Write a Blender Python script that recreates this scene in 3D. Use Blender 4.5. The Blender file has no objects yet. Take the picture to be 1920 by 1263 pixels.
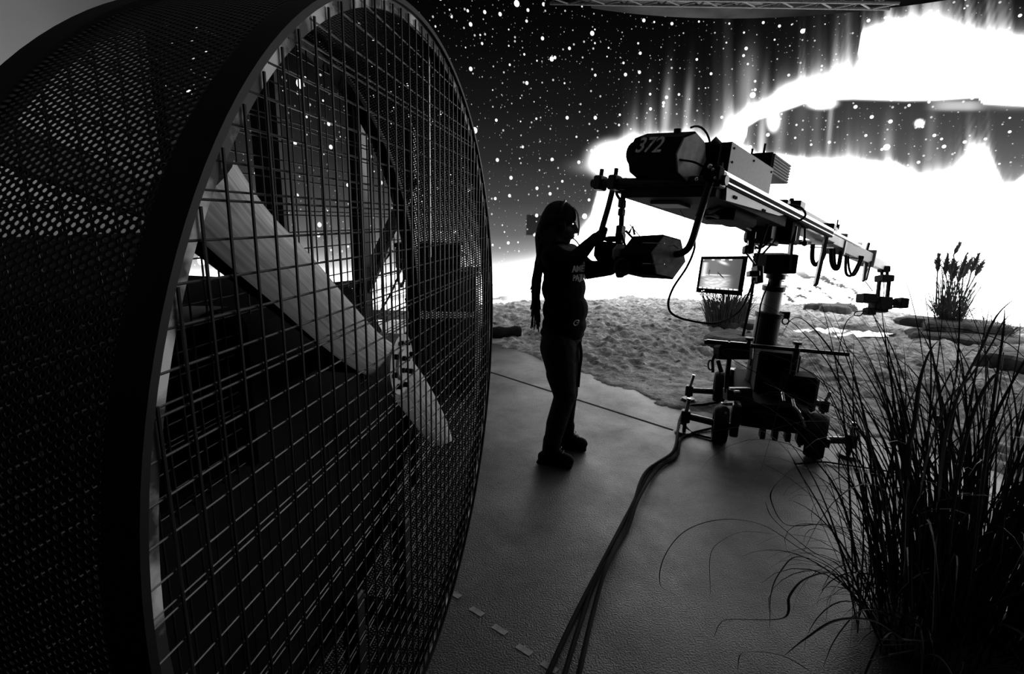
import bpy, math, random
import numpy as np
from mathutils import Vector, Matrix, noise as mnoise

random.seed(7); rng = np.random.default_rng(7)
SC = bpy.context.scene
COL = SC.collection

# ------------------------------------------------------------------ camera
F = 960.0; PT = math.radians(13); RL = math.radians(1.6); H = 1.65
fw = np.array([0, math.cos(PT), -math.sin(PT)])
r0 = np.array([1., 0, 0]); u0 = np.cross(r0, fw)
rt = r0*math.cos(RL)+u0*math.sin(RL); up = -r0*math.sin(RL)+u0*math.cos(RL)
CAM = np.array([0, 0, H])
def ray(px, py): return fw+rt*(px-960)/F-up*(py-631.5)/F
def W(px, py, d): return CAM+ray(px, py)*d
def G(px, py, z=0.0):
    q = ray(px, py); return CAM+q*((z-H)/q[2])
def proj(X):
    X = np.asarray(X, float)-CAM; d = X@fw
    return 960+F*(X@rt)/d, 631.5-F*(X@up)/d, d
cd = bpy.data.cameras.new('camera'); cam = bpy.data.objects.new('camera', cd); COL.objects.link(cam)
cd.sensor_width = 36; cd.lens = 36*F/1920; cd.clip_start = .02; cd.clip_end = 200
m = Matrix.Identity(4)
for i, v in enumerate((rt, up, -fw)):
    for k in range(3): m[k][i] = v[k]
for k in range(3): m[k][3] = CAM[k]
cam.matrix_world = m
SC.camera = cam
SC.view_settings.view_transform = 'Standard'; SC.view_settings.look = 'None'
SC.view_settings.gamma = 1; SC.view_settings.use_curve_mapping = False
SC.view_settings.exposure = 0.0

# ------------------------------------------------------------------ materials
def mat(name, c, rough=.6, metal=0., noise=0., nscale=20., bump=0., bscale=60., spec=.5, c2=None):
    mt = bpy.data.materials.new(name); mt.use_nodes = True
    nt = mt.node_tree; b = nt.nodes['Principled BSDF']
    b.inputs['Base Color'].default_value = (c, c, c, 1); b.inputs['Roughness'].default_value = rough
    b.inputs['Metallic'].default_value = metal; b.inputs['Specular IOR Level'].default_value = spec
    tc = nt.nodes.new('ShaderNodeTexCoord')
    n = nt.nodes.new('ShaderNodeTexNoise'); n.inputs['Scale'].default_value = nscale; n.inputs['Detail'].default_value = 5
    nt.links.new(tc.outputs['Object'], n.inputs['Vector'])
    cr = nt.nodes.new('ShaderNodeMapRange'); lo = c*(1-noise); hi = c*(1+noise) if c2 is None else c2
    cr.inputs['From Min'].default_value = .3; cr.inputs['From Max'].default_value = .7
    cr.inputs['To Min'].default_value = lo; cr.inputs['To Max'].default_value = hi
    nt.links.new(n.outputs['Fac'], cr.inputs['Value'])
    nt.links.new(cr.outputs['Result'], b.inputs['Base Color'])
    if bump:
        n2 = nt.nodes.new('ShaderNodeTexNoise'); n2.inputs['Scale'].default_value = bscale; n2.inputs['Detail'].default_value = 4
        nt.links.new(tc.outputs['Object'], n2.inputs['Vector'])
        bp = nt.nodes.new('ShaderNodeBump'); bp.inputs['Strength'].default_value = bump; bp.inputs['Distance'].default_value = .01
        nt.links.new(n2.outputs['Fac'], bp.inputs['Height']); nt.links.new(bp.outputs['Normal'], b.inputs['Normal'])
    return mt
def emat(name, strength):
    mt = bpy.data.materials.new(name); mt.use_nodes = True; nt = mt.node_tree
    nt.nodes.remove(nt.nodes['Principled BSDF'])
    e = nt.nodes.new('ShaderNodeEmission'); e.inputs['Strength'].default_value = strength
    nt.links.new(e.outputs[0], nt.nodes['Material Output'].inputs[0])
    return mt, nt, e
M_BLACK = mat('black_paint', .006, .45, noise=.4, spec=.3)
M_BLKM = mat('black_metal', .010, .35, .3, noise=.4, spec=.4)
M_MATT = mat('matt_black', .004, .9, noise=.4, spec=.1)
M_WIRE = mat('wire_steel', .036, .38, .5, noise=.3, spec=.4)
M_SHELL = mat('perforated_steel', .007, .6, .2, noise=.3, spec=.3)
M_RIM = mat('rim_steel', .006, .6, .0, noise=.5, nscale=9, spec=.12)
M_RIMIN = mat('scuffed_rim', .02, .6, 0., noise=0, nscale=9, spec=.2, c2=.62)
M_STEEL = mat('bright_steel', .55, .25, .9, noise=.2)
M_ALU = mat('aluminium', .42, .35, .7, noise=.15)
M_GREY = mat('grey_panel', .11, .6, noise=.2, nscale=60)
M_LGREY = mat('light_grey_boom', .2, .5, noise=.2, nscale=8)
M_RUB = mat('rubber', .008, .85, noise=.3, spec=.15)
M_CABLE = mat('cable', .005, .8, noise=.2, spec=.08)
M_TRUSS = mat('truss_steel', .07, .5, .2, noise=.3)
M_HUB = mat('pale_hub', .6, .5, noise=.35, nscale=40)
M_CLOTH = mat('black_cloth', .006, .95, noise=.4, bump=.3, bscale=180, spec=.05)
M_DENIM = mat('dark_trousers', .016, .95, noise=.6, bump=.5, bscale=120, spec=.05)
M_SKIN = mat('skin', .16, .6, noise=.15, bump=.1)
M_HAIR = mat('dreadlocks', .012, .85, noise=.5, nscale=80, bump=.5, bscale=200, spec=.15)
M_PRINT = mat('white_print', .75, .7, noise=.1)
M_CAP = mat('translucent_cap', .32, .35, noise=.35, nscale=25)
M_GRASS = mat('grass_blade', .016, .55, noise=.5, nscale=6, spec=.4)
M_DRY = mat('dry_grass', .07, .8, noise=.4, nscale=12, spec=.2)
M_PLUME = mat('pampas_plume', .07, .95, noise=.5, nscale=90, bump=.6, bscale=300, spec=.05)
M_ROCK = mat('rock', .065, .9, noise=.5, nscale=7, bump=.7, bscale=30, spec=.2)
M_LOG = mat('charred_log', .012, .9, noise=.5, nscale=15, bump=.8, bscale=40, spec=.1)
M_TAPE = mat('tape', .3, .6, noise=.3, nscale=30)
M_CEIL = mat('ceiling_paint', .3, .9, noise=.35, nscale=1.5)
M_UNDER = mat('oiled_dark_sheet', .018, .8, noise=.6, nscale=6, spec=.1)
M_NUM = mat('worn_numerals', .5, .8, noise=.5, nscale=60, spec=.1)
M_DARKW = mat('dark_wall', .02, .9, noise=.3, nscale=2)
M_GREYW = mat('grey_wall', .5, .9, noise=.06, nscale=1.0)

for n_ in M_RIMIN.node_tree.nodes:
    if n_.type == 'MAP_RANGE': n_.inputs['From Min'].default_value = .46; n_.inputs['From Max'].default_value = .60
def wood_mat():
    mt = mat('pale_propeller_wood', .62, .5, noise=.0)
    nt = mt.node_tree; b = nt.nodes['Principled BSDF']
    at = nt.nodes.new('ShaderNodeAttribute'); at.attribute_name = 'grain'
    mp = nt.nodes.new('ShaderNodeMapping'); mp.inputs['Scale'].default_value = (1.3, 110., 1.)
    n = nt.nodes.new('ShaderNodeTexNoise'); n.inputs['Scale'].default_value = 1.; n.inputs['Detail'].default_value = 6
    nt.links.new(at.outputs['Vector'], mp.inputs['Vector']); nt.links.new(mp.outputs[0], n.inputs['Vector'])
    cr = nt.nodes.new('ShaderNodeMapRange'); cr.inputs['From Min'].default_value = .3; cr.inputs['From Max'].default_value = .6
    cr.inputs['To Min'].default_value = .3; cr.inputs['To Max'].default_value = .75
    nt.links.new(n.outputs['Fac'], cr.inputs['Value']); nt.links.new(cr.outputs[0], b.inputs['Base Color'])
    return mt
M_WOOD = wood_mat()

def floor_mat():
    mt = mat('stage_concrete', .14, .5, noise=.0)
    nt = mt.node_tree; b = nt.nodes['Principled BSDF']; tc = nt.nodes['Texture Coordinate']
    n1 = nt.nodes.new('ShaderNodeTexNoise'); n1.inputs['Scale'].default_value = 1.7; n1.inputs['Detail'].default_value = 12; n1.inputs['Roughness'].default_value = .68; n1.inputs['Distortion'].default_value = .25
    n2 = nt.nodes.new('ShaderNodeTexNoise'); n2.inputs['Scale'].default_value = 140; n2.inputs['Detail'].default_value = 2
    nt.links.new(tc.outputs['Object'], n1.inputs['Vector']); nt.links.new(tc.outputs['Object'], n2.inputs['Vector'])
    r1 = nt.nodes.new('ShaderNodeMapRange'); r1.inputs['From Min'].default_value = .35; r1.inputs['From Max'].default_value = .7; r1.inputs['To Min'].default_value = .014; r1.inputs['To Max'].default_value = .075
    r2 = nt.nodes.new('ShaderNodeMapRange'); r2.inputs['From Min'].default_value = .3; r2.inputs['From Max'].default_value = .7; r2.inputs['To Min'].default_value = .45; r2.inputs['To Max'].default_value = 1.55
    nt.links.new(n1.outputs['Fac'], r1.inputs['Value']); nt.links.new(n2.outputs['Fac'], r2.inputs['Value'])
    mu = nt.nodes.new('ShaderNodeMath'); mu.operation = 'MULTIPLY'
    nt.links.new(r1.outputs[0], mu.inputs[0]); nt.links.new(r2.outputs[0], mu.inputs[1])
    nt.links.new(mu.outputs[0], b.inputs['Base Color'])
    r3 = nt.nodes.new('ShaderNodeMapRange'); r3.inputs['From Min'].default_value = .3; r3.inputs['From Max'].default_value = .7; r3.inputs['To Min'].default_value = .6; r3.inputs['To Max'].default_value = .38
    nt.links.new(n1.outputs['Fac'], r3.inputs['Value']); nt.links.new(r3.outputs[0], b.inputs['Roughness'])
    bp = nt.nodes.new('ShaderNodeBump'); bp.inputs['Strength'].default_value = .6; bp.inputs['Distance'].default_value = .006
    nt.links.new(n2.outputs['Fac'], bp.inputs['Height']); nt.links.new(bp.outputs[0], b.inputs['Normal'])
    b.inputs['Specular IOR Level'].default_value = .6
    return mt
M_FLOOR = floor_mat()

def sand_mat():
    mt = mat('pale_sand', .4, .95, noise=0.)
    nt = mt.node_tree; b = nt.nodes['Principled BSDF']; tc = nt.nodes['Texture Coordinate']
    n1 = nt.nodes.new('ShaderNodeTexNoise'); n1.inputs['Scale'].default_value = 6.5; n1.inputs['Detail'].default_value = 9; n1.inputs['Roughness'].default_value = .7
    nt.links.new(tc.outputs['Object'], n1.inputs['Vector'])
    r1 = nt.nodes.new('ShaderNodeMapRange'); r1.inputs['From Min'].default_value = .32; r1.inputs['From Max'].default_value = .62; r1.inputs['To Min'].default_value = .10; r1.inputs['To Max'].default_value = .66
    nt.links.new(n1.outputs['Fac'], r1.inputs['Value'])
    v = nt.nodes.new('ShaderNodeTexVoronoi'); v.inputs['Scale'].default_value = 7; nt.links.new(tc.outputs['Object'], v.inputs['Vector'])
    sp = nt.nodes.new('ShaderNodeSeparateColor'); nt.links.new(v.outputs['Color'], sp.inputs[0])
    rr = nt.nodes.new('ShaderNodeMapRange'); rr.inputs['From Min'].default_value = .55; rr.inputs['From Max'].default_value = 1; rr.inputs['To Min'].default_value = 0; rr.inputs['To Max'].default_value = .24
    nt.links.new(sp.outputs[0], rr.inputs['Value'])
    gt = nt.nodes.new('ShaderNodeMath'); gt.operation = 'GREATER_THAN'
    nt.links.new(v.outputs['Distance'], gt.inputs[0]); nt.links.new(rr.outputs[0], gt.inputs[1])
    mx = nt.nodes.new('ShaderNodeMapRange'); mx.inputs['To Min'].default_value = .25; mx.inputs['To Max'].default_value = 1
    nt.links.new(gt.outputs[0], mx.inputs['Value'])
    mu = nt.nodes.new('ShaderNodeMath'); mu.operation = 'MULTIPLY'
    nt.links.new(r1.outputs[0], mu.inputs[0]); nt.links.new(mx.outputs[0], mu.inputs[1]); nt.links.new(mu.outputs[0], b.inputs['Base Color'])
    n2 = nt.nodes.new('ShaderNodeTexNoise'); n2.inputs['Scale'].default_value = 26; n2.inputs['Detail'].default_value = 8; n2.inputs['Roughness'].default_value = .7
    nt.links.new(tc.outputs['Object'], n2.inputs['Vector'])
    bp = nt.nodes.new('ShaderNodeBump'); bp.inputs['Strength'].default_value = 1.; bp.inputs['Distance'].default_value = .05
    nt.links.new(n2.outputs['Fac'], bp.inputs['Height']); nt.links.new(bp.outputs[0], b.inputs['Normal'])
    b.inputs['Specular IOR Level'].default_value = .1
    return mt
M_SAND = sand_mat()

# ------------------------------------------------------------------ mesh helpers
ORG = {}
def nrm(v): v = np.asarray(v, float); return v/np.linalg.norm(v)
class MB:
    def __init__(s): s.v = []; s.f = []
    def add(s, vs, fs):
        o = len(s.v); s.v += [tuple(float(c) for c in x) for x in vs]; s.f += [tuple(i+o for i in f) for f in fs]; return s
    def box(s, c, ax, ay, az, hx, hy, hz, bev=0.):
        c = np.asarray(c, float); ax, ay, az = map(lambda q: np.asarray(q, float), (ax, ay, az))
        if bev <= 0:
            vs = [c+ax*hx*i+ay*hy*j+az*hz*k for i in (-1, 1) for j in (-1, 1) for k in (-1, 1)]
            return s.add(vs, [(0, 1, 3, 2), (4, 6, 7, 5), (0, 4, 5, 1), (2, 3, 7, 6), (0, 2, 6, 4), (1, 5, 7, 3)])
        b = min(bev, hx*.9, hy*.9, hz*.9)
        ring = [(-hx+b, -hy), (hx-b, -hy), (hx, -hy+b), (hx, hy-b), (hx-b, hy), (-hx+b, hy), (-hx, hy-b), (-hx, -hy+b)]
        lv = [(-hz, 1-b/max(hx, hy)), (-hz+b, 1), (hz-b, 1), (hz, 1-b/max(hx, hy))]
        vs = [c+ax*x*k+ay*y*k+az*z for z, k in lv for x, y in ring]
        fs = [tuple(reversed(range(8))), tuple(range(24, 32))]
        for l in range(3):
            for i in range(8): fs.append((l*8+i, l*8+(i+1) % 8, l*8+8+(i+1) % 8, l*8+8+i))
        return s.add(vs, fs)
    def wbox(s, c, hx, hy, hz, bev=0., yaw=0.):
        a = math.radians(yaw); return s.box(c, (math.cos(a), math.sin(a), 0), (-math.sin(a), math.cos(a), 0), (0, 0, 1), hx, hy, hz, bev)
    def tube(s, pts, r, n=8, closed=False, caps=True):
        P = [np.asarray(p, float) for p in pts]; m_ = len(P)
        R = r if hasattr(r, '__len__') else [r]*m_
        T = []
        for i in range(m_):
            a = P[(i-1) % m_] if (closed or i > 0) else P[i]; b = P[(i+1) % m_] if (closed or i < m_-1) else P[i]
            T.append(nrm(b-a) if np.linalg.norm(b-a) > 1e-9 else np.array([0, 0, 1.]))
        N = np.cross(T[0], [0, 0, 1.]);
        if np.linalg.norm(N) < 1e-3: N = np.cross(T[0], [0, 1., 0])
        N = nrm(N); vs = []
        for i in range(m_):
            N = N-T[i]*(N@T[i]); N = nrm(N); B = np.cross(T[i], N)
            for k in range(n):
                a = 2*math.pi*k/n; vs.append(P[i]+R[i]*(math.cos(a)*N+math.sin(a)*B))
        fs = []
        for i in range(m_ if closed else m_-1):
            j = (i+1) % m_
            for k in range(n): fs.append((i*n+k, i*n+(k+1) % n, j*n+(k+1) % n, j*n+k))
        if caps and not closed: fs.append(tuple(reversed(range(n)))); fs.append(tuple((m_-1)*n+k for k in range(n)))
        return s.add(vs, fs)
    def cyl(s, a, b, r, r2=None, n=16):
        return s.tube([a, b], [r, r if r2 is None else r2], n)
    def prism(s, poly, o, ax, ay, az, h):      # polygon in ax,ay extruded along az from 0 to h
        o = np.asarray(o, float); ax, ay, az = map(lambda q: np.asarray(q, float), (ax, ay, az)); n = len(poly)
        vs = [o+ax*x+ay*y for x, y in poly]+[o+ax*x+ay*y+az*h for x, y in poly]
        fs = [tuple(reversed(range(n))), tuple(range(n, 2*n))]+[(i, (i+1) % n, n+(i+1) % n, n+i) for i in range(n)]
        return s.add(vs, fs)
    def sph(s, c, rx, ry=None, rz=None, ax=(1, 0, 0), ay=(0, 1, 0), az=(0, 0, 1), nu=16, nv=10):
        ry = rx if ry is None else ry; rz = rx if rz is None else rz
        c = np.asarray(c, float); ax, ay, az = map(lambda q: np.asarray(q, float), (ax, ay, az)); vs = [c+az*rz]
        for j in range(1, nv):
            t = math.pi*j/nv
            for i in range(nu):
                p = 2*math.pi*i/nu; vs.append(c+ax*rx*math.sin(t)*math.cos(p)+ay*ry*math.sin(t)*math.sin(p)+az*rz*math.cos(t))
        vs.append(c-az*rz); fs = [(0, 1+i, 1+(i+1) % nu) for i in range(nu)]
        for j in range(nv-2):
            for i in range(nu): a = 1+j*nu; fs.append((a+i, a+nu+i, a+nu+(i+1) % nu, a+(i+1) % nu))
        L = len(vs)-1; a = 1+(nv-2)*nu; fs += [(L, a+(i+1) % nu, a+i) for i in range(nu)]
        return s.add(vs, fs)
    def cone2(s, p0, r0_, p1, r1, n=14):    # rounded tapered limb
        s.cyl(p0, p1, r0_, r1, n); s.sph(p0, r0_, nu=n, nv=8); s.sph(p1, r1, nu=n, nv=8); return s
    def build(s, name, mt, parent=None, smooth=False, org=None):
        me = bpy.data.meshes.new(name); V = np.array(s.v, float)
        if parent is not None: o_ = ORG[parent.name]
        elif org is not None: o_ = np.asarray(org, float)
        else: o_ = np.array([(V[:, 0].min()+V[:, 0].max())/2, (V[:, 1].min()+V[:, 1].max())/2, V[:, 2].min()])
        me.from_pydata((V-o_).tolist(), [], s.f); me.update()
        me.materials.append(mt)
        if smooth:
            for p in me.polygons: p.use_smooth = True
            try: me.set_sharp_from_angle(angle=math.radians(40))
            except Exception: pass
        ob = bpy.data.objects.new(name, me); COL.objects.link(ob)
        if parent is not None: ob.parent = parent
        else: ob.location = o_
        ORG[ob.name] = o_
        return ob
def thing(name, label, cat, loc, group=None):
    o = bpy.data.objects.new(name, None); COL.objects.link(o); o.location = [float(c) for c in loc]
    o.empty_display_size = .1; ORG[o.name] = np.asarray(loc, float)
    o['label'] = label; o['category'] = cat
    if group: o['group'] = group
    return o
def tag(o, label, cat, group=None, kind=None):
    o['label'] = label; o['category'] = cat
    if group: o['group'] = group
    if kind: o['kind'] = kind
    return o
def struct(o): o['kind'] = 'structure'; return o
def npmesh(name, V, Fq, mt, parent=None, org=None):
    me = bpy.data.meshes.new(name); V = np.asarray(V, float)
    o_ = ORG[parent.name] if parent is not None else (np.asarray(org, float) if org is not None else np.zeros(3))
    V = V-o_; Fq = np.asarray(Fq, np.int32); k = Fq.shape[1]
    me.vertices.add(len(V)); me.vertices.foreach_set('co', V.ravel())
    me.loops.add(Fq.size); me.loops.foreach_set('vertex_index', Fq.ravel())
    me.polygons.add(len(Fq)); me.polygons.foreach_set('loop_start', np.arange(0, Fq.size, k, dtype=np.int32)); me.polygons.foreach_set('loop_total', np.full(len(Fq), k, np.int32))
    me.update(calc_edges=True); me.validate(); me.materials.append(mt)
    ob = bpy.data.objects.new(name, me); COL.objects.link(ob)
    if parent is not None: ob.parent = parent
    else: ob.location = o_
    ORG[ob.name] = o_
    return ob
def curve(ctrl, n=8):    # Catmull-Rom through control points
    P = [np.asarray(p, float) for p in ctrl]; P = [2*P[0]-P[1]]+P+[2*P[-1]-P[-2]]; out = []
    for i in range(1, len(P)-2):
        for k in range(n):
            t = k/n; a, b, c, d = P[i-1], P[i], P[i+1], P[i+2]
            out.append(.5*((2*b)+(-a+c)*t+(2*a-5*b+4*c-d)*t*t+(-a+3*b-3*c+d)*t**3))
    out.append(P[-2]); return out
def text_mesh(s, size, origin, ax, ay, mt, name, parent, depth=.002):
    cu = bpy.data.curves.new('lettering', 'FONT'); cu.body = s; cu.size = size; cu.extrude = depth; cu.align_x = 'CENTER'; cu.align_y = 'CENTER'; cu.offset = size*.012
    to = bpy.data.objects.new('lettering', cu); COL.objects.link(to)
    dg = bpy.context.evaluated_depsgraph_get(); me = bpy.data.meshes.new_from_object(to.evaluated_get(dg))
    bpy.data.objects.remove(to)
    ax = nrm(ax); ay = nrm(ay); az = np.cross(ax, ay); o = np.asarray(origin, float)-ORG[parent.name]
    for v in me.vertices:
        p = o+ax*v.co[0]+ay*v.co[1]+az*v.co[2]; v.co = p
    me.name = name; me.materials.clear(); me.materials.append(mt)
    ob = bpy.data.objects.new(name, me); COL.objects.link(ob); ob.parent = parent; ORG[ob.name] = ORG[parent.name]
    return ob

# ------------------------------------------------------------------ the stage
WCX, WCY, WR = 3.3, 3.5, 7.0      # LED wall arc centre and radius
def wall_pt(a): return WCX+WR*math.cos(a), WCY+WR*math.sin(a)
mb = MB(); mb.add([(-7, -3, 0), (16, -3, 0), (16, 16, 0), (-7, 16, 0)], [(0, 1, 2, 3)])
mb.add([(-7, -3, -.1), (16, -3, -.1), (16, 16, -.1), (-7, 16, -.1)], [(3, 2, 1, 0)])
struct(mb.build('floor', M_FLOOR, org=(0, 0, 0)))
CZ = 5.78
mb = MB().wbox((4.5, 6.5, CZ+.05), 11.5, 9.5, .05)
struct(mb.build('ceiling', M_CEIL))
struct(MB().wbox((-7.05, 6.5, CZ/2), .05, 9.5, CZ/2).build('wall_left', M_GREYW))
struct(MB().wbox((16.05, 6.5, CZ/2), .05, 9.5, CZ/2).build('wall_right', M_DARKW))
struct(MB().wbox((4.5, 16.05, CZ/2), 11.6, .05, CZ/2).build('wall_back', M_DARKW))
struct(MB().wbox((4.5, -3.05, CZ/2), 11.6, .05, CZ/2).build('wall_front', M_DARKW))
# joint in the concrete floor
j1, j2 = G(840, 672), G(1262, 806)
jd = nrm(j2-j1); jn = np.cross([0, 0, 1], jd)
mb = MB().box((j1+j2)/2+[0, 0, .001], jd, jn, (0, 0, 1), np.linalg.norm(j2-j1)/2, .011, .0012)
struct(mb.build('trim_1', M_MATT))

# --- picture shown on the LED wall, laid out in image pixels through the camera
def interp(x, nodes):
    a = np.array(nodes, float); return np.interp(x, a[:, 0], a[:, 1])
_vn = rng.random((256, 256))
def vnoise(x, y):
    xi = np.floor(x).astype(int); yi = np.floor(y).astype(int); fx = x-xi; fy = y-yi
    fx = fx*fx*(3-2*fx); fy = fy*fy*(3-2*fy); g = lambda i, j: _vn[i % 256, j % 256]
    return (g(xi, yi)*(1-fx)+g(xi+1, yi)*fx)*(1-fy)+(g(xi, yi+1)*(1-fx)+g(xi+1, yi+1)*fx)*fy
def fbm(x, y, o=4):
    s = 0; a = .5
    for k in range(o): s = s+a*vnoise(x*2**k+17*k, y*2**k+31*k); a *= .5
    return s/(1-.5**o)
def picture(x, y):
    L = interp(y, [(-200, .0006), (0, .0012), (100, .003), (200, .008), (300, .022), (380, .058), (440, .13), (470, .25), (500, .55), (520, 1.2), (600, 1.6)])
    rgt = 1/(1+np.exp(-(x-1480)/50)); L = L*(1-rgt)+rgt*interp(y, [(-200, .004), (0, .006), (120, .012), (200, .045), (250, .07), (300, .13), (400, .6)])
    ray = .15+1.5*np.clip(fbm(x/15., y*0+3.3, 3)-.32, 0, 1)**1.3*2.2
    rayb = .12+2.6*np.clip(vnoise(x/13.+5, y*0+9.1)-.55, 0, 1)
    # horizon glow and left lobe of the aurora
    yb = interp(x, [(200, 528), (650, 520), (930, 505), (1000, 495), (1050, 470), (1085, 440), (1108, 408), (1124, 350), (1140, 285), (1160, 268), (1185, 256), (1215, 262), (1250, 250), (1290, 250), (1340, 272), (1390, 272), (1420, 290), (1470, 292), (1520, 300), (1600, 302), (1680, 306), (1720, 330), (1750, 335), (1785, 322), (1805, 300), (1820, 278), (1845, 276), (1862, 310), (1880, 350), (1900, 345), (1960, 300), (2200, 200)])
    fl = interp(x, [(200, 40), (1000, 30), (1090, 16), (1130, 8), (1200, 16), (1380, 18), (1480, 14), (1700, 16), (1790, 26), (1840, 30), (1880, 14), (1920, 14)])
    d = np.maximum(yb-y, 0); fade = fl*(1+np.clip((x-1140)/60, 0, 1)*(ray*1.3-.75))
    A = 5.5*np.where(y > yb, 1, .42*np.exp(-d/np.maximum(fade*.30, 2))+.03*np.exp(-d/(fade*1.0)))
    L = L+A*np.where(x < 1090, .5+.5/(1+np.exp(-(x-1000)/25)), 1)
    # blob left of the counterweights
    q = ((x-1152)/40)**2+((y-300)/30)**2; L = L+4*np.exp(-q**2*.8)
    q = ((x-1125)/36)**2+((y-312)/12)**2; L = L+.5*np.exp(-q)
    # tall thin rays
    for rx, ry, w, a in ((1187, 235, 7, .35), (1215, 230, 9, .5), (1246, 175, 7, .5), (1286, 170, 6, .35), (1262, 210, 20, .12), (1395, 120, 16, .3), (1428, 160, 6, .35), (1462, 165, 10, .22), (1555, 90, 4, .35), (1430, 250, 7, .6), (1665, 250, 10, .35), (1620, 265, 22, .15), (1745, 210, 8, .1), (1500, 120, 18, .06), (1530, 130, 8, .07)):
        L = L+a*np.exp(-((x-rx-(y-250)*-.07)/w)**2)/(1+np.exp(-(y-ry)/16))*(y < 300)*1.
    # great upper band
    yl = interp(x, [(1335, 290), (1350, 282), (1375, 268), (1395, 262), (1402, 232), (1425, 218), (1445, 212), (1460, 206), (1490, 196), (1522, 184), (1600, 181), (1700, 184), (1760, 183), (1835, 178), (1845, 190), (1960, 196)])
    yh = interp(x, [(1335, 280), (1352, 262), (1372, 228), (1400, 205), (1440, 188), (1470, 165), (1500, 152), (1540, 150), (1570, 132), (1590, 132), (1600, 142), (1610, 120), (1612, 95), (1618, 60), (1640, 52), (1680, 38), (1760, 40), (1800, 52), (1850, 66), (1960, 75)])
    k = np.clip((x-1332)/14, 0, 1)
    d = np.maximum(yh-y, 0); fd = interp(x, [(1335, 24), (1600, 22), (1612, 12), (1640, 22), (1960, 30)])*(.25+ray*1.35)
    L = L+k*5.5*np.where(y > yl, np.exp(-((y-yl)/3.5)**2), np.where(y > yh, 1, .40*np.exp(-d/(fd*.40))+.035*np.exp(-d/(fd*1.3))))
    # droplet below the band, small lobes
    q = ((x-1540)/26)**2+((y-193)/11)**2; L = L+3*np.exp(-q**2)
    q = ((x-1450)/11)**2+((y-225)/20)**2; L = L+3*np.exp(-q**2)
    q = ((x-1795)/45)**4+((y-198)/9)**4; L = L+.55*np.exp(-q)
    q = ((x-1900)/50)**2+((y-198)/7)**2; L = L+.25*np.exp(-q)
    q = ((x-1724)/7.5)**2+((y-231)/6.5)**2; L = L+4*np.exp(-q**2)
    # snow dunes along the foot of the wall
    hor = interp(x, [(200, 535), (930, 520), (1090, 522), (1200, 500), (1300, 495), (1400, 500), (1480, 500), (1560, 500), (1620, 540), (1760, 560), (1960, 560)])
    below = 1/(1+np.exp(-(y-hor)/5))
    st = fbm((x+2.2*y)/34., (y-.45*x*(x > 1420))/5.5, 4); st = np.clip((st-.47)*8, 0, 1)
    msk = interp(x, [(200, .5), (940, .8), (1000, .3), (1100, .7), (1180, .6), (1260, .4), (1440, .8), (1500, 1), (1620, 1), (1660, .3), (1960, .25)])
    L = L*(1-below*np.clip(st*msk*1.15, 0, 1)*.975)
    dead = ((x > 987) & (x < 1031) & (y > 403) & (y < 441)); L = np.where(dead, L*.18, L)
    return np.clip(L, 0, 5.5)

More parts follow.
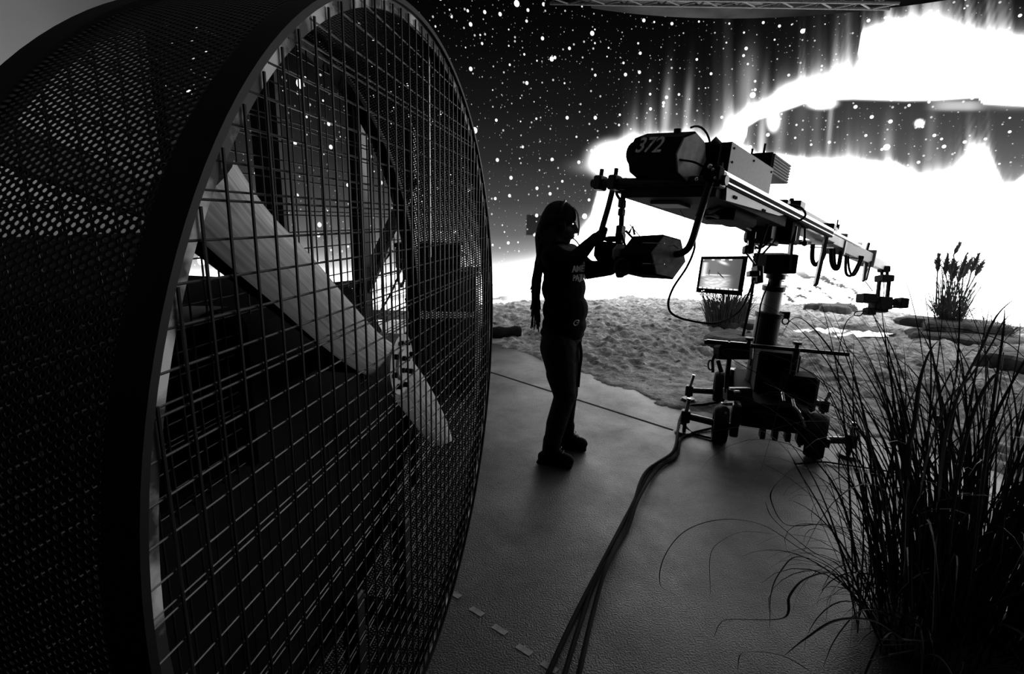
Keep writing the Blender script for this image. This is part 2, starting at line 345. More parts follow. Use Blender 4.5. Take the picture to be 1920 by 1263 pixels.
def led_wall():
    root = thing('led_wall', 'tall curved LED wall showing white aurora and stars around the sand', 'screen', (WCX, WCY+WR, 0))
    # angles: left end near px 345, right end beyond frame
    q = ray(338, 420); # left end direction
    kx = q[0]/q[1]
    A = 1+kx*kx; B = -2*kx*WCX-2*WCY; Cc = WCX**2+WCY**2-WR**2
    yy = (-B+math.sqrt(B*B-4*A*Cc))/(2*A); aL = math.atan2(yy-WCY, kx*yy-WCX)
    aR = math.radians(4)
    nu, nv = 620, 230
    an = aL+(aR-aL)*np.linspace(0, 1, nu+1)**1.0
    X = WCX+WR*np.cos(an); Y = WCY+WR*np.sin(an)
    pxs = np.array([proj([X[i], Y[i], 5.3])[0] for i in range(nu+1)])
    top = np.interp(pxs, [1015, 1018, 1050, 1052, 1105, 1108], [CZ-.01, 5.5, 5.5, 5.42, 5.42, 5.33])
    V = np.zeros((nu+1, nv+1, 3)); t = np.linspace(0, 1, nv+1)
    V[:, :, 0] = X[:, None]; V[:, :, 1] = Y[:, None]; V[:, :, 2] = .02+(top[:, None]-.02)*t[None]
    P = V.reshape(-1, 3)-CAM; d = np.maximum(P@fw, .3); px = 960+F*(P@rt)/d; py = 631.5-F*(P@up)/d
    L = picture(px, py)
    i, j = np.meshgrid(np.arange(nu), np.arange(nv), indexing='ij'); a = i*(nv+1)+j
    Q = np.stack([a, a+nv+1, a+nv+2, a+1], -1).reshape(-1, 4)
    mt, nt, e = emat('led_picture', 1.0)
    at = nt.nodes.new('ShaderNodeAttribute'); at.attribute_name = 'picture'
    uvn = nt.nodes.new('ShaderNodeAttribute'); uvn.attribute_name = 'wall_uv'
    prev = at.outputs['Fac']
    def node(t, **k):
        n = nt.nodes.new(t)
        for kk, vv in k.items(): setattr(n, kk, vv)
        return n
    def math_(op, a_, b_=None):
        n = node('ShaderNodeMath', operation=op)
        for s_, v_ in ((0, a_), (1, b_)):
            if v_ is None: continue
            if isinstance(v_, (int, float)): n.inputs[s_].default_value = v_
            else: nt.links.new(v_, n.inputs[s_])
        return n.outputs[0]
    for scale, thr, rmax, amp, off in ((3.6, .25, .036, 1.3, 0), (5.2, .35, .022, .55, 7.7), (9., .35, .014, .22, 3.1), (1.3, .62, .062, 2.5, 11.3)):
        vo = node('ShaderNodeTexVoronoi'); vo.voronoi_dimensions = '2D'; vo.inputs['Scale'].default_value = scale
        mp = node('ShaderNodeMapping'); mp.inputs['Location'].default_value = (off, off*.7, 0)
        nt.links.new(uvn.outputs['Vector'], mp.inputs['Vector']); nt.links.new(mp.outputs[0], vo.inputs['Vector'])
        sp = node('ShaderNodeSeparateColor'); nt.links.new(vo.outputs['Color'], sp.inputs[0])
        rr = math_('MULTIPLY', math_('MAXIMUM', math_('SUBTRACT', sp.outputs[0], thr), 0.), rmax*scale/(1-thr))
        rr = math_('ADD', rr, -.0001)
        df = math_('SUBTRACT', rr, vo.outputs['Distance'])
        st = node('ShaderNodeClamp'); nt.links.new(math_('DIVIDE', df, .005*scale), st.inputs[0])
        prev = math_('ADD', prev, math_('MULTIPLY', st.outputs[0], amp))
    nt.links.new(prev, e.inputs['Strength'])
    scr = npmesh('screen', V.reshape(-1, 3), Q, mt, parent=root)
    me = scr.data
    at_ = me.attributes.new('picture', 'FLOAT', 'POINT'); at_.data.foreach_set('value', L.astype(np.float32))
    uv = np.zeros((len(P), 3), np.float32); uv[:, 0] = ((aL-an)*WR)[:, None].repeat(nv+1, 1).ravel(); uv[:, 1] = V[:, :, 2].ravel()
    at_ = me.attributes.new('wall_uv', 'FLOAT_VECTOR', 'POINT'); at_.data.foreach_set('vector', uv.ravel())
    # cabinets behind the screen give the wall its thickness
    k = 60; an2 = aL+(aR-aL)*np.linspace(0, 1, k+1)
    b = MB(); vs = []
    for q_ in an2:
        pxq = proj([WCX+WR*math.cos(q_), WCY+WR*math.sin(q_), 5.3])[0]; tp = 5.76 if pxq < 1010 else 5.32
        for rr_ in (WR+.012, WR+.16):
            for z in (.02, tp): vs.append((WCX+rr_*math.cos(q_), WCY+rr_*math.sin(q_), z))
    fs = []
    for q_ in range(k):
        o = q_*4; n_ = o+4; fs += [(o, o+1, n_+1, n_), (o+2, n_+2, n_+3, o+3), (o+1, o+3, n_+3, n_+1), (o, n_, n_+2, o+2)]
    fs += [(0, 2, 3, 1), (k*4, k*4+1, k*4+3, k*4+2)]
    b.add(vs, fs).build('cabinet_back', M_MATT, root)
led_wall()

# --- sand bed
BD = [(-7, 9.4), (-3, 8.6), (-1.4, 7.7), (-.25, 6.67), (.25, 6.05), (.78, 5.43), (1.15, 4.9), (1.54, 4.35), (2.05, 4.12), (2.7, 3.98), (3.2, 3.6), (3.6, 2.9), (4.2, 2.0), (5.2, 1.0), (8, .2), (10.5, 0)]
PUD = G(1585, 622, .10)
def sand():
    dx = .022
    xs = np.arange(-3.6, 10.4, dx); ys = np.arange(1.0, 10.6, dx)
    X, Y = np.meshgrid(xs, ys, indexing='ij')
    b = np.array(BD); yb = np.interp(X, b[:, 0], b[:, 1]); dist = (Y-yb)*.66+(fbm(X*1.6, Y*1.6)-.5)*.35+(fbm(X*8, Y*8)-.5)*.22
    Z = .015+.12*np.clip(dist/3.2, 0, 1)**.8
    Z = Z+(fbm(X*1.1+3, Y*1.1, 4)-.5)*.10*np.clip(dist/1.2, .15, 1)
    Z = Z+(fbm(X*4.5+9, Y*4.5, 4)-.5)*.13*np.clip(dist/.8+.2, .2, 1)
    Z = Z+(np.abs(fbm(X*9+1, Y*9, 4)-.5)-.12)*.13*np.clip(dist/.3, .1, 1)
    Z = np.where(dist < .12, Z*np.clip(dist/.12, 0, 1)-.02*(dist < .01), Z)
    # keep the sand low under the dolly
    q = np.hypot((X-2.2), (Y-4.3)); t_ = np.clip((q-.9)/1.1, 0, 1); Z = np.where(dist > .1, .010+(Z-.010)*(.12+.88*t_*t_*(3-2*t_)), Z)
    e_ = np.hypot((X-PUD[0])/.82, (Y-PUD[1])/.40); Z = Z*(np.clip((e_-.9)/.3, 0, 1))+(1-np.clip((e_-.9)/.3, 0, 1))*.06
    rr = np.hypot(X-WCX, Y-WCY); keep = (dist > -.02) & (rr < WR-.03)
    n0, n1 = X.shape
    i, j = np.meshgrid(np.arange(n0-1), np.arange(n1-1), indexing='ij')
    kf = keep[:-1, :-1] & keep[1:, :-1] & keep[1:, 1:] & keep[:-1, 1:]
    a = (i*n1+j)[kf]; Q = np.stack([a, a+n1, a+n1+1, a+1], -1)
    used = np.unique(Q); mp = -np.ones(n0*n1, int); mp[used] = np.arange(len(used))
    V = np.stack([X, Y, Z], -1).reshape(-1, 3)[used]
    ob = npmesh('sand_bed', V, mp[Q], M_SAND, org=(3, 7, 0))
    tag(ob, 'pale churned sand spread over the stage in front of the LED wall', 'sand', kind='stuff')
    def h(x, y):
        i_ = int(round((x-xs[0])/dx)); j_ = int(round((y-ys[0])/dx)); i_ = min(max(i_, 0), n0-1); j_ = min(max(j_, 0), n1-1)
        return float(Z[i_, j_]) if keep[i_, j_] else 0.
    return h
HZ = sand()

# puddle
def blobpoly(c, rx, ry, n=40, seed=1, yaw=0., k=.25):
    out = []
    for i in range(n):
        a = 2*math.pi*i/n; r_ = 1+k*(mnoise.noise(Vector((math.cos(a)*1.3+seed*5, math.sin(a)*1.3, seed)))*2)
        x, y = rx*r_*math.cos(a), ry*r_*math.sin(a); out.append((c[0]+x*math.cos(yaw)-y*math.sin(yaw), c[1]+x*math.sin(yaw)+y*math.cos(yaw)))
    return out
M_WATER = mat('still_water', .06, .04, .0, noise=.2, spec=.9)
pc = PUD
pl = blobpoly((0, 0), .68, .34, seed=2, yaw=.1)
zt = max(HZ(pc[0]+x, pc[1]+y) for x, y in pl)
pd = MB().prism(pl, (pc[0], pc[1], .02), (1, 0, 0), (0, 1, 0), (0, 0, 1), .075).build('puddle', M_WATER)
tag(pd, 'bright shallow puddle of water lying in the sand beyond the dolly', 'puddle')

# --- rocks, log
def rock(name, c, rx, ry, h, yaw, seed, label, group=None, top=.8):
    b = MB(); lay = [(0, .90), (.15, 1.0), (.55, 1.02), (.85, .97), (1., .86)]; n = 36; vs = []
    base = np.array(blobpoly((0, 0), rx, ry, n, seed, yaw, .3))
    for li, (t, s_) in enumerate(lay):
        for k in range(n):
            w = 1+.05*mnoise.noise(Vector((k*.6, li*1.3, seed*3.))); z = c[2]+h*t*(1+.10*mnoise.noise(Vector((k*.35, seed, 1))))
            vs.append((c[0]+base[k, 0]*s_*w, c[1]+base[k, 1]*s_*w, z))
    fs = [tuple(reversed(range(n)))]
    for li in range(len(lay)-1):
        for k in range(n): fs.append((li*n+k, li*n+(k+1) % n, (li+1)*n+(k+1) % n, (li+1)*n+k))
    # domed top
    o = len(vs); L0 = (len(lay)-1)*n
    for k in range(n):
        vs.append((c[0]+base[k, 0]*.45, c[1]+base[k, 1]*.45, c[2]+h*(1.04+.08*mnoise.noise(Vector((k*.5, seed, 5.))))))
    vs.append((c[0], c[1], c[2]+h*1.07))
    for k in range(n): fs.append((L0+k, L0+(k+1) % n, o+(k+1) % n, o+k)); fs.append((o+k, o+(k+1) % n, o+n))
    ob = b.add(vs, fs).build(name, M_ROCK); tag(ob, label, 'rock', group); return ob
g1 = G(1790, 632, .1); z1 = HZ(g1[0], g1[1])
rock('flat_rock', (g1[0]-.18, g1[1]-.22, z1-.03), .60, .36, .13, -.25, 3, 'long flat grey rock, lowest under the plumed grass clump', 'flat rocks on the sand')
rock('flat_rock', (g1[0]-.02, g1[1]+.10, z1+.10), .68, .38, .13, -.22, 5, 'flat grey rock slab stacked upon another, carrying the plumed grass', 'flat rocks on the sand')
g2 = G(1556, 584, .12); rock('flat_rock', (g2[0], g2[1], HZ(g2[0], g2[1])-.03), .40, .2, .15, -.1, 8, 'low flat rock slab behind and left of the hanging crane camera', 'flat rocks on the sand')
g3 = G(1378, 640, .1); rock('flat_rock', (g3[0], g3[1], HZ(g3[0], g3[1])-.04), .42, .3, .15, -.2, 11, 'dark jagged rock in front of the leafy clump under the monitor', 'flat rocks on the sand')
g4 = G(1405, 622, .1); rock('flat_rock', (g4[0], g4[1]+.25, HZ(g4[0], g4[1])-.04), .38, .22, .16, .1, 13, 'smaller dark rock behind the jagged one, left of the crane column', 'flat rocks on the sand')
g5 = G(1880, 690, .1); rock('flat_rock', (g5[0]+.25, g5[1], HZ(g5[0], g5[1])-.04), .5, .3, .2, .1, 17, 'shadowed grey rock behind the tall foreground grass at right edge', 'flat rocks on the sand')
lc = G(972, 632, 0); la = G(820, 640, 0)
b = MB(); pts = curve([lc+[0.02, 0, .085], lc*.6+la*.4+[0, 0, .09], la+[0, 0, .09]], 6)
b.tube(pts, [.075+.012*math.sin(i*1.9) for i in range(len(pts))], 14)
tag(b.build('log', M_LOG, smooth=True), 'charred black log lying on the sand edge behind the wind machine', 'log')

# --- floor tape
t0 = G(858, 1108); t1 = G(1045, 1256)
td = nrm(t1-t0); 
for i, (px, py) in enumerate(((852, 1113), (894, 1146), (937, 1180), (983, 1218), (1030, 1250))):
    c = G(px, py); q = nrm(td+np.array([.0, 0, 0])); n_ = np.cross([0, 0, 1], q)
    o = MB().prism([(-.034, -.014), (.034, -.014), (.034, .014), (-.034, .014)], c+[0, 0, .0005], nrm(q*.5+n_*-.2+np.array([.45, 0, 0])), n_, (0, 0, 1), .001).build('tape_mark', M_TAPE)
    tag(o, ['pale floor tape mark touching the wind machine edge, farthest of the row', 'second pale floor tape mark from the wind machine edge', 'third pale floor tape mark from the wind machine edge', 'fourth pale floor tape mark, just short of the cables', 'faint pale tape mark lying under the black floor cables'][i], 'tape', 'row of tape marks on the floor')

# --- ceiling trusses
def truss(p0, p1, w, lab, name='ceiling_truss', nb=14, r=.022):
    p0 = np.asarray(p0, float); p1 = np.asarray(p1, float); a = nrm(p1-p0); s_ = nrm(np.cross(a, [0, 0, 1])); z = np.cross(s_, a)
    root = thing(name, lab, 'truss', (p0+p1)/2, 'trusses under the ceiling')
    c = [(-w/2, w/2), (w/2, w/2), (w/2, -w/2), (-w/2, -w/2)]
    for x, y in c: MB().cyl(p0+s_*x+z*y, p1+s_*x+z*y, r, n=8).build('chord', M_TRUSS, root, True)
    b = MB(); L = np.linalg.norm(p1-p0)
    for k in range(nb):
        for q in range(4):
            (x0, y0), (x1, y1) = (c[q], c[(q+1) % 4]) if k % 2 == 0 else (c[(q+1) % 4], c[q])
            b.cyl(p0+a*L*k/nb+s_*x0+z*y0, p0+a*L*(k+1)/nb+s_*x1+z*y1, r*.6, n=6)
    b.build('lattice', M_TRUSS, root, True); return root
truss((.45, 9.0, 5.10), (5.7, 8.8, 5.08), .22, 'lattice ceiling truss crossing just above the LED wall top', nb=18)
truss((1.0, 8.1, 4.92), (4.0, 9.8, 5.40), .20, 'slanting lattice truss crossing behind the others near the ceiling', nb=10)
truss((2.6, 8.2, 4.98), (3.6, 9.9, 5.45), .16, 'short lattice truss running back towards the LED wall top centre', nb=6)
pa, pb = W(1625, 14, 10.), W(1800, -16, 9.4)
tag(MB().cyl(pa, pb, .022, n=10).build('ceiling_pipe', M_ALU, None, True), 'pale pipe running along the top edge of the LED wall', 'pipe')
# draped ceiling panel at the upper centre
b = MB(); c1 = W(1240, -30, 9.2); 
o = MB().wbox((2.75, 9.6, 5.45), .36, .25, .09, .02, -18).build('ceiling_panel', M_GREYW); tag(o, 'grey box panel hanging among the ceiling trusses', 'panel')

# ------------------------------------------------------------------ wind machine
FC = np.array([-.259, 1.491, 1.143]); FN = np.array([.9881, -.1539, 0.]); FH = np.array([.1539, .9881, 0.]); ZU = np.array([0, 0, 1.])
def fp(a, R, L): return FC-FN*L+R*(math.cos(a)*FH+math.sin(a)*ZU)
def PL(px, py, L):
    q = ray(px, py); t = ((FC-FN*L-CAM)@FN)/(q@FN); return CAM+q*t
def ring(mb, prof, n=160):     # prof: list of (R, L), closed profile
    k = len(prof); vs = [fp(2*math.pi*i/n, R, L) for i in range(n) for R, L in prof]
    fs = [(i*k+j, i*k+(j+1) % k, ((i+1) % n)*k+(j+1) % k, ((i+1) % n)*k+j) for i in range(n) for j in range(k)]
    return mb.add(vs, fs)
fan = thing('wind_machine', 'huge black drum wind machine with wire grille and wooden propeller', 'fan', (FC[0]-.25, FC[1], 0))
ring(MB(), [(1.012, -.006), (1.012, .045), (1.0, .045), (1.0, -.006)]).build('front_rim', M_RIM, fan, True)
ring(MB(), [(1.0, .004), (1.0, .010), (.976, .010), (.976, .004)]).build('rim_flange', M_RIMIN, fan)['label'] = 'pale scuffed inner flange'
ring(MB(), [(1.014, .365), (1.014, .42), (.985, .42), (.985, .365)]).build('back_rim', M_RIM, fan, True)
def grille(name, L, r, R, pitch, off=(0, 0), dbl=False, skip=None):
    b = MB(); k = int(R/pitch)+1
    for i in range(-k, k+1):
        x = i*pitch+off[0]
        if abs(x) < R:
            y = math.sqrt(R*R-x*x); c = FC-FN*L
            b.cyl(c+FH*x-ZU*y, c+FH*x+ZU*y, r, n=6)
        x = i*pitch+off[1]
        if abs(x) < R:
            y = math.sqrt(R*R-x*x); c = FC-FN*(L+r*1.9)
            b.cyl(c+ZU*x-FH*y, c+ZU*x+FH*y, r*.8, n=6)
            if dbl and i % 5 == 0: b.cyl(c+ZU*(x+.012)-FH*y, c+ZU*(x+.012)+FH*y, r*.7, n=6)
    return b.build(name, M_WIRE, fan, True)
grille('front_grille', .000, .0026, .992, .05, (.0, .02), True)
grille('back_grille', .40, .0026, .99, .05, (.017, .0), True)
def shell():
    Nc = 524; p = 2*math.pi*1.004/Nc; t0_, rows = .05, 31
    ang = np.radians(30+60*np.arange(6)); ro, ri = p/math.sqrt(3), p*.345
    j, i = np.meshgrid(np.arange(rows), np.arange(Nc), indexing='ij'); j = j.ravel(); i = i.ravel()
    s = (i+.5*(j % 2))*p; t = t0_+j*p*.866
    def ringpts(rad, R): # pts on cylinder of radius R
        ss = s[:, None]+rad*np.cos(ang)[None]; tt = t[:, None]+rad*np.sin(ang)[None]
        a = ss/1.004
        return FC-FN*tt[..., None]+R*(np.cos(a)[..., None]*FH+np.sin(a)[..., None]*ZU)
    lay = [ringpts(ro, 1.005), ringpts(ri, 1.005), ringpts(ri, 1.0035), ringpts(ro, 1.0035)]
    V = np.stack(lay, 1).reshape(-1, 3)     # per cell 24 verts
    base = (np.arange(len(s))*24)[:, None]; k = np.arange(6); k2 = (k+1) % 6; Q = []
    for a_, b_ in ((0, 6), (6, 12), (12, 18)):
        Q.append(np.stack([base+a_+k, base+a_+k2, base+b_+k2, base+b_+k], -1).reshape(-1, 4))
    npmesh('perforated_drum', V, np.concatenate(Q), M_SHELL, fan)
shell()
# propeller
hub = PL(747, 682, .10); HUBOFF = hub-(FC-FN*.10)
def blade(pu, plo, L, name):
    # pu / plo: pixel outlines of the two long edges, laid on the plane of the propeller, then given twist and thickness
    U = curve([PL(x, y, L) for x, y in pu], 8); D = curve([PL(x, y, L) for x, y in plo], 8); n = len(U); vs = []; gr = []; k = 9
    for i in range(n):
        for side in (1, -1):
            for q in range(k):
                t = q/(k-1); pnt = U[i]*(1-t)+D[i]*t
                camber = .018*math.sin(math.pi*t)**.6*side+(.5-t)*.05
                vs.append(pnt+FN*camber); gr.append((i/n*1.0, t*.15, 0))
    fs = []
    for i in range(n-1):
        a, b = i*2*k, (i+1)*2*k
        for q in range(k-1): fs += [(a+q, b+q, b+q+1, a+q+1), (a+k+q, a+k+q+1, b+k+q+1, b+k+q)]
        fs += [(a, a+k, b+k, b), (a+k-1, b+k-1, b+2*k-1, a+2*k-1)]
    for a in (0, (n-1)*2*k): fs.append(tuple([a+q for q in range(k)]+[a+2*k-1-q for q in range(k)]))
    ob = MB().add(vs, fs).build(name, M_WOOD, fan, True)
    at = ob.data.attributes.new('grain', 'FLOAT_VECTOR', 'POINT'); at.data.foreach_set('vector', np.array(gr, np.float32).ravel())
    return ob
blade([(412, 300), (480, 395), (560, 476), (640, 566), (700, 628), (752, 660)], [(352, 405), (452, 498), (535, 570), (612, 640), (676, 690), (728, 716)], .12, 'propeller_blade')
blade([(758, 672), (782, 704), (806, 745), (828, 790), (838, 822)], [(730, 716), (748, 742), (770, 772), (796, 806), (822, 838)], .12, 'propeller_blade')
def disc(c, R, n_, h, k=48, hole=None):
    pass
hb = MB(); hb.cyl(hub-FN*.06, hub+FN*.012, .095, n=48)
hb_o = hb.build('hub', M_HUB, fan, True)
b = MB(); b.cyl(hub+FN*.012, hub+FN*.02, .048, n=32); b.build('hub_cap', M_HUB, hb_o, True)
for i in range(8):
    a = 2*math.pi*i/8+.2; c = hub+FN*.012+.072*(math.cos(a)*FH+math.sin(a)*ZU)
    MB().cyl(c, c+FN*.012, .0085, n=6).build('bolt', M_MATT, hb_o)
for i in range(4):
    a = 2*math.pi*i/4+.5; c = hub+FN*.02+.026*(math.cos(a)*FH+math.sin(a)*ZU)
    MB().cyl(c, c+FN*.009, .008, n=6).build('bolt', M_MATT, hb_o)
MB().cyl(hub-FN*.06, hub-FN*.4, .04, n=24).build('drive_shaft', M_BLKM, fan, True)
# engine housing behind the propeller, carried on the stand
eb = MB().box(hub-FN*.90+np.array([0, 0, -.02]), FN, FH, ZU, .62, .34, .22, .03)
eng = eb.build('engine_housing', M_MATT, fan)
eb = MB().box(hub-FN*.9+np.array([0, 0, -.62]), FN, FH, ZU, .6, .80, .42, .02); eb.build('lower_cabinet', M_MATT, fan)
# text plate glimpsed low on the housing
def bar(p, q, w, d, mt, name, parent=None, depth_dir=None):
    p = np.asarray(p, float); q = np.asarray(q, float); a = nrm(q-p); n_ = FN if depth_dir is None else np.asarray(depth_dir, float); n_ = nrm(n_-a*(n_@a)); s_ = np.cross(a, n_)
    return MB().box((p+q)/2, a, s_, n_, np.linalg.norm(q-p)/2, w/2, d/2, min(w, d)*.12).build(name, mt, parent)
def vpost(px, py, L, w, name, mt=M_BLACK, z0=.06, z1=2.1, d=.05):
    c = PL(px, py, L); bar((c[0], c[1], z0), (c[0], c[1], z1), w, d, mt, name, fan)
vpost(672, 300, .50, .075, 'frame_post')
vpost(492, 200, .50, .05, 'frame_post')
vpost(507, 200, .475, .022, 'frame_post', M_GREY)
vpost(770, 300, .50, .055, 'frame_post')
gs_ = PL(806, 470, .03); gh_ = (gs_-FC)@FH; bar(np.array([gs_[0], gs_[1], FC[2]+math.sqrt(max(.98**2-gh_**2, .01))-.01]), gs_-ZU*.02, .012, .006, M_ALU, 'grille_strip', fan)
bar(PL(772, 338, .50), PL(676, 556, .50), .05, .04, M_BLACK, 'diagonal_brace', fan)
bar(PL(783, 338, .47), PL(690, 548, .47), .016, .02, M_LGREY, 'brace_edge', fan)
bar(PL(300, 362, .24), PL(640, 645, .24), .075, .05, M_BLACK, 'diagonal_brace', fan)
bar(PL(-60, 238, .52), PL(392, 428, .52), .075, .03, M_BLACK, 'diagonal_brace', fan)
bar(PL(300, 590, .5), PL(900, 590, .5), .045, .04, M_BLACK, 'cross_member', fan)
bar(PL(560, 545, .52), PL(680, 530, .52), .03, .03, M_BLACK, 'cross_member', fan)
bar(PL(668, 590, .49), PL(700, 640, .49), .12, .06, M_BLKM, 'junction_box', fan)
# base frame with castors
b0 = FC-FN*.25
for s_ in (-.2, .2):
    bar(b0+FN*.15+FH*s_+ZU*(.12-b0[2]), b0-FN*1.15+FH*s_+ZU*(.12-b0[2]), .07, .07, M_BLACK, 'base_rail', fan, ZU)
    for e_ in (.10, -1.1):
        c = b0+FN*e_+FH*s_; c[2] = .05
        w = MB().cyl(c-FN*.018, c+FN*.018, .05, n=20).build('castor', M_RUB, fan, True)
    bar(b0+FN*.08+FH*s_+ZU*(.12-b0[2]), b0+FN*.08+FH*(s_*.98)+ZU*(-.60), .05, .05, M_BLACK, 'stand_leg', fan)
for e_ in (.10, -1.1): bar(b0+FN*e_-FH*.2+ZU*(.12-b0[2]), b0+FN*e_+FH*.2+ZU*(.12-b0[2]), .06, .06, M_BLACK, 'base_crossbar', fan, ZU)
b = MB(); 
for k in range(3):
    cc = PL(752, 512, .56+.02*k); b.tube([cc+(.05+.006*k)*(math.cos(a)*FH*.9+math.sin(a)*ZU*1.25) for a in np.linspace(0, 2*math.pi, 28)], .006, 6)
for pts in (((735, 470), (700, 520), (690, 590), (672, 640)), ((770, 460), (735, 545), (705, 600), (688, 660)), ((760, 560), (772, 600), (752, 640))):
    b.tube(curve([PL(x, y, .56) for x, y in pts], 6), .006, 6)
b.build('cable_coil', M_CABLE, fan, True)

# low black flat standing to the left behind the machine
fl = thing('stage_flat', 'low matt black flat standing left behind the wind machine drum', 'panel', (-1.98, 1.3, 0))
MB().wbox((-2.05, 1.25, .78), .03, 1.62, .74, .005).build('panel', M_MATT, fl)
for y_ in (-.2, 1.3, 2.7): MB().wbox((-2.12, y_, .02), .25, .03, .02).build('foot', M_MATT, fl); MB().cyl((-2.35, y_, .03), (-2.02, y_, .9), .015, n=8).build('brace', M_MATT, fl)
# black cases behind the wind machine
def pxbox(x0, x1, ytop, d, depth, name, label, cat, z0=0., mt=M_BLACK, group=None, lid=True):
    a = W(x0, ytop, d); c = W(x1, ytop, d); ztop = (a[2]+c[2])/2; w = abs(c[0]-a[0])
    ctr = np.array([(a[0]+c[0])/2, (a[1]+c[1])/2+depth/2, 0])
    root = thing(name, label, cat, (ctr[0], ctr[1], z0), group)
    MB().wbox((ctr[0], ctr[1], (z0+ztop)/2-.02), w/2, depth/2, (ztop-z0)/2-.02, .01).build('body', mt, root)
    MB().wbox((ctr[0], ctr[1], ztop-.02), w/2+.006, depth/2+.006, .02, .006).build('lid', M_BLKM, root)
    for s_ in (-1, 1):
        MB().wbox((ctr[0]+s_*w*.5, ctr[1], z0+(ztop-z0)*.6), .012, .06, .02, .004).build('handle', M_BLKM, root)
    return ztop
zt = pxbox(772, 893, 508, 4.6, .5, 'equipment_case', 'wide black equipment case on the floor behind the wind machine grille', 'case')
pxbox(740, 864, 457, 4.65, .42, 'equipment_case', 'narrower black equipment case stacked on the wider one behind the grille', 'case', zt)

# ------------------------------------------------------------------ floor cables
def cable(name, pts, r, label, cat='cable', group=None, mt=M_CABLE):
    o = MB().tube(curve(pts, 8), r, 8).build(name, mt, None, True); return tag(o, label, cat, group)
def gp(px, py, z): q = G(px, py, 0); q[2] = z; return q
cable('floor_cable', [gp(1345, 760, .03), gp(1318, 762, .02), gp(1290, 765, .012), gp(1274, 790, .012), gp(1265, 845, .012), gp(1222, 880, .012), gp(1180, 960, .012), gp(1128, 1060, .012), gp(1072, 1170, .012), gp(1018, 1290, .012)], .011, 'thick black floor cable leaving the dolly, leftmost of the bundle', group='floor cables from the dolly')
cable('floor_cable', [gp(1385, 800, .03), gp(1330, 806, .012), gp(1280, 822, .012), gp(1268, 858, .012), gp(1232, 884, .016), gp(1196, 945, .034), gp(1174, 1000, .012), gp(1120, 1085, .012), gp(1085, 1180, .012), gp(1052, 1290, .012)], .010, 'black floor cable in the middle of the bundle from the dolly', group='floor cables from the dolly')
cable('floor_cable', [gp(1360, 830, .012), gp(1300, 815, .012), gp(1274, 800, .033), gp(1262, 852, .030), gp(1210, 892, .030), gp(1186, 955, .012), gp(1166, 1008, .012), gp(1136, 1075, .034), gp(1112, 1150, .012), gp(1080, 1290, .012)], .010, 'black floor cable at the right side of the bundle, bowing outward', group='floor cables from the dolly')
cable('floor_cable', [gp(1490, 872, .01), gp(1540, 868, .01), gp(1580, 873, .01), gp(1660, 885, .01), gp(1760, 905, .01)], .006, 'thin pale edged cable running right from under the dolly wheel')

# ------------------------------------------------------------------ camera crane
XZ = np.array([0, 0, 1.])
O = W(1447, 398, 4.15); TIP = W(1652, 494, 7.9)
AA = nrm(TIP-O); AL = nrm(np.cross(XZ, AA)); AU = nrm(np.cross(AA, AL))     # along, left (far side), up
def A(s, l=0., u=0.): return O+AA*s+AL*l+AU*u
def solve_s(px, l, u, lo=-3., hi=6.):
    # arm station whose picture column is px
    for _ in range(50):
        m_ = (lo+hi)/2
        if proj(A(m_, l, u))[0] < px: lo = m_
        else: hi = m_
    return m_
crane = thing('camera_crane', 'long black telescopic camera crane with counterweights on its raised near end', 'crane', (O[0], O[1], 0))
def part(mb, name, mt, parent=None, smooth=False): return mb.build(name, mt, parent or crane, smooth)
def abox(s0, s1, l0, l1, u0_, u1, bev=.004, mb=None):
    b = mb or MB(); return b.box(A((s0+s1)/2, (l0+l1)/2, (u0_+u1)/2), AA, AL, AU, abs(s1-s0)/2, abs(l1-l0)/2, abs(u1-u0_)/2, bev)
# near rail: through pixels (1355,322) close and towards the tip
R0 = W(1352, 322, 2.82)
rl = (R0-O)@AL; ru = (R0-O)@AU; rs = (R0-O)@AA
se = solve_s(1614, rl, ru)
b = MB(); b.box((A(rs, rl, ru)+A(se*.42, rl, ru))/2, AA, AL, AU, (se*.42-rs)/2, .012, .010, .003)
part(b, 'side_rail', M_STEEL)
b = abox(rs, se*.42, rl-.012, rl+.03, ru-.062, ru-.011); part(b, 'rail_web', M_MATT)
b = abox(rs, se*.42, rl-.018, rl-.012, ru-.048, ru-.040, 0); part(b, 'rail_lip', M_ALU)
b = abox(se*.42, se, rl-.012, rl+.018, ru-.018, ru+.002); part(b, 'rail_extension', M_ALU)
# far rail and cross plate (the platform under the weights)
wpl = .62
b = abox(rs+.0, -.35, rl+wpl-.02, rl+wpl+.02, ru-.08, ru-.01); part(b, 'far_rail', M_BLACK)
b = abox(rs+.02, -.32, rl+.02, rl+wpl, ru-.13, ru-.02); part(b, 'platform_underside', M_UNDER)
q_ = [A(rs+.10, rl-.004, ru-.065), A(rs+1.15, rl-.004, ru-.065), A(rs+1.05, rl-.004, ru-.085), A(rs+.12, rl-.004, ru-.135)]
b = MB().add(q_+[p+AL*.02 for p in q_], [(3, 2, 1, 0), (4, 5, 6, 7), (0, 1, 5, 4), (1, 2, 6, 5), (2, 3, 7, 6), (3, 0, 4, 7)]); part(b, 'bracket_plate', M_LGREY)
for q in (.12, .62):
    c = A(rs+.1+q, rl-.005, ru-.098+.0*q); part(MB().cyl(c, c-AL*.006, .010, n=10), 'bolt', M_MATT)
    c = A(rs+.13+q, rl-.005, ru-.098); part(MB().cyl(c, c-AL*.006, .010, n=10), 'bolt', M_MATT)
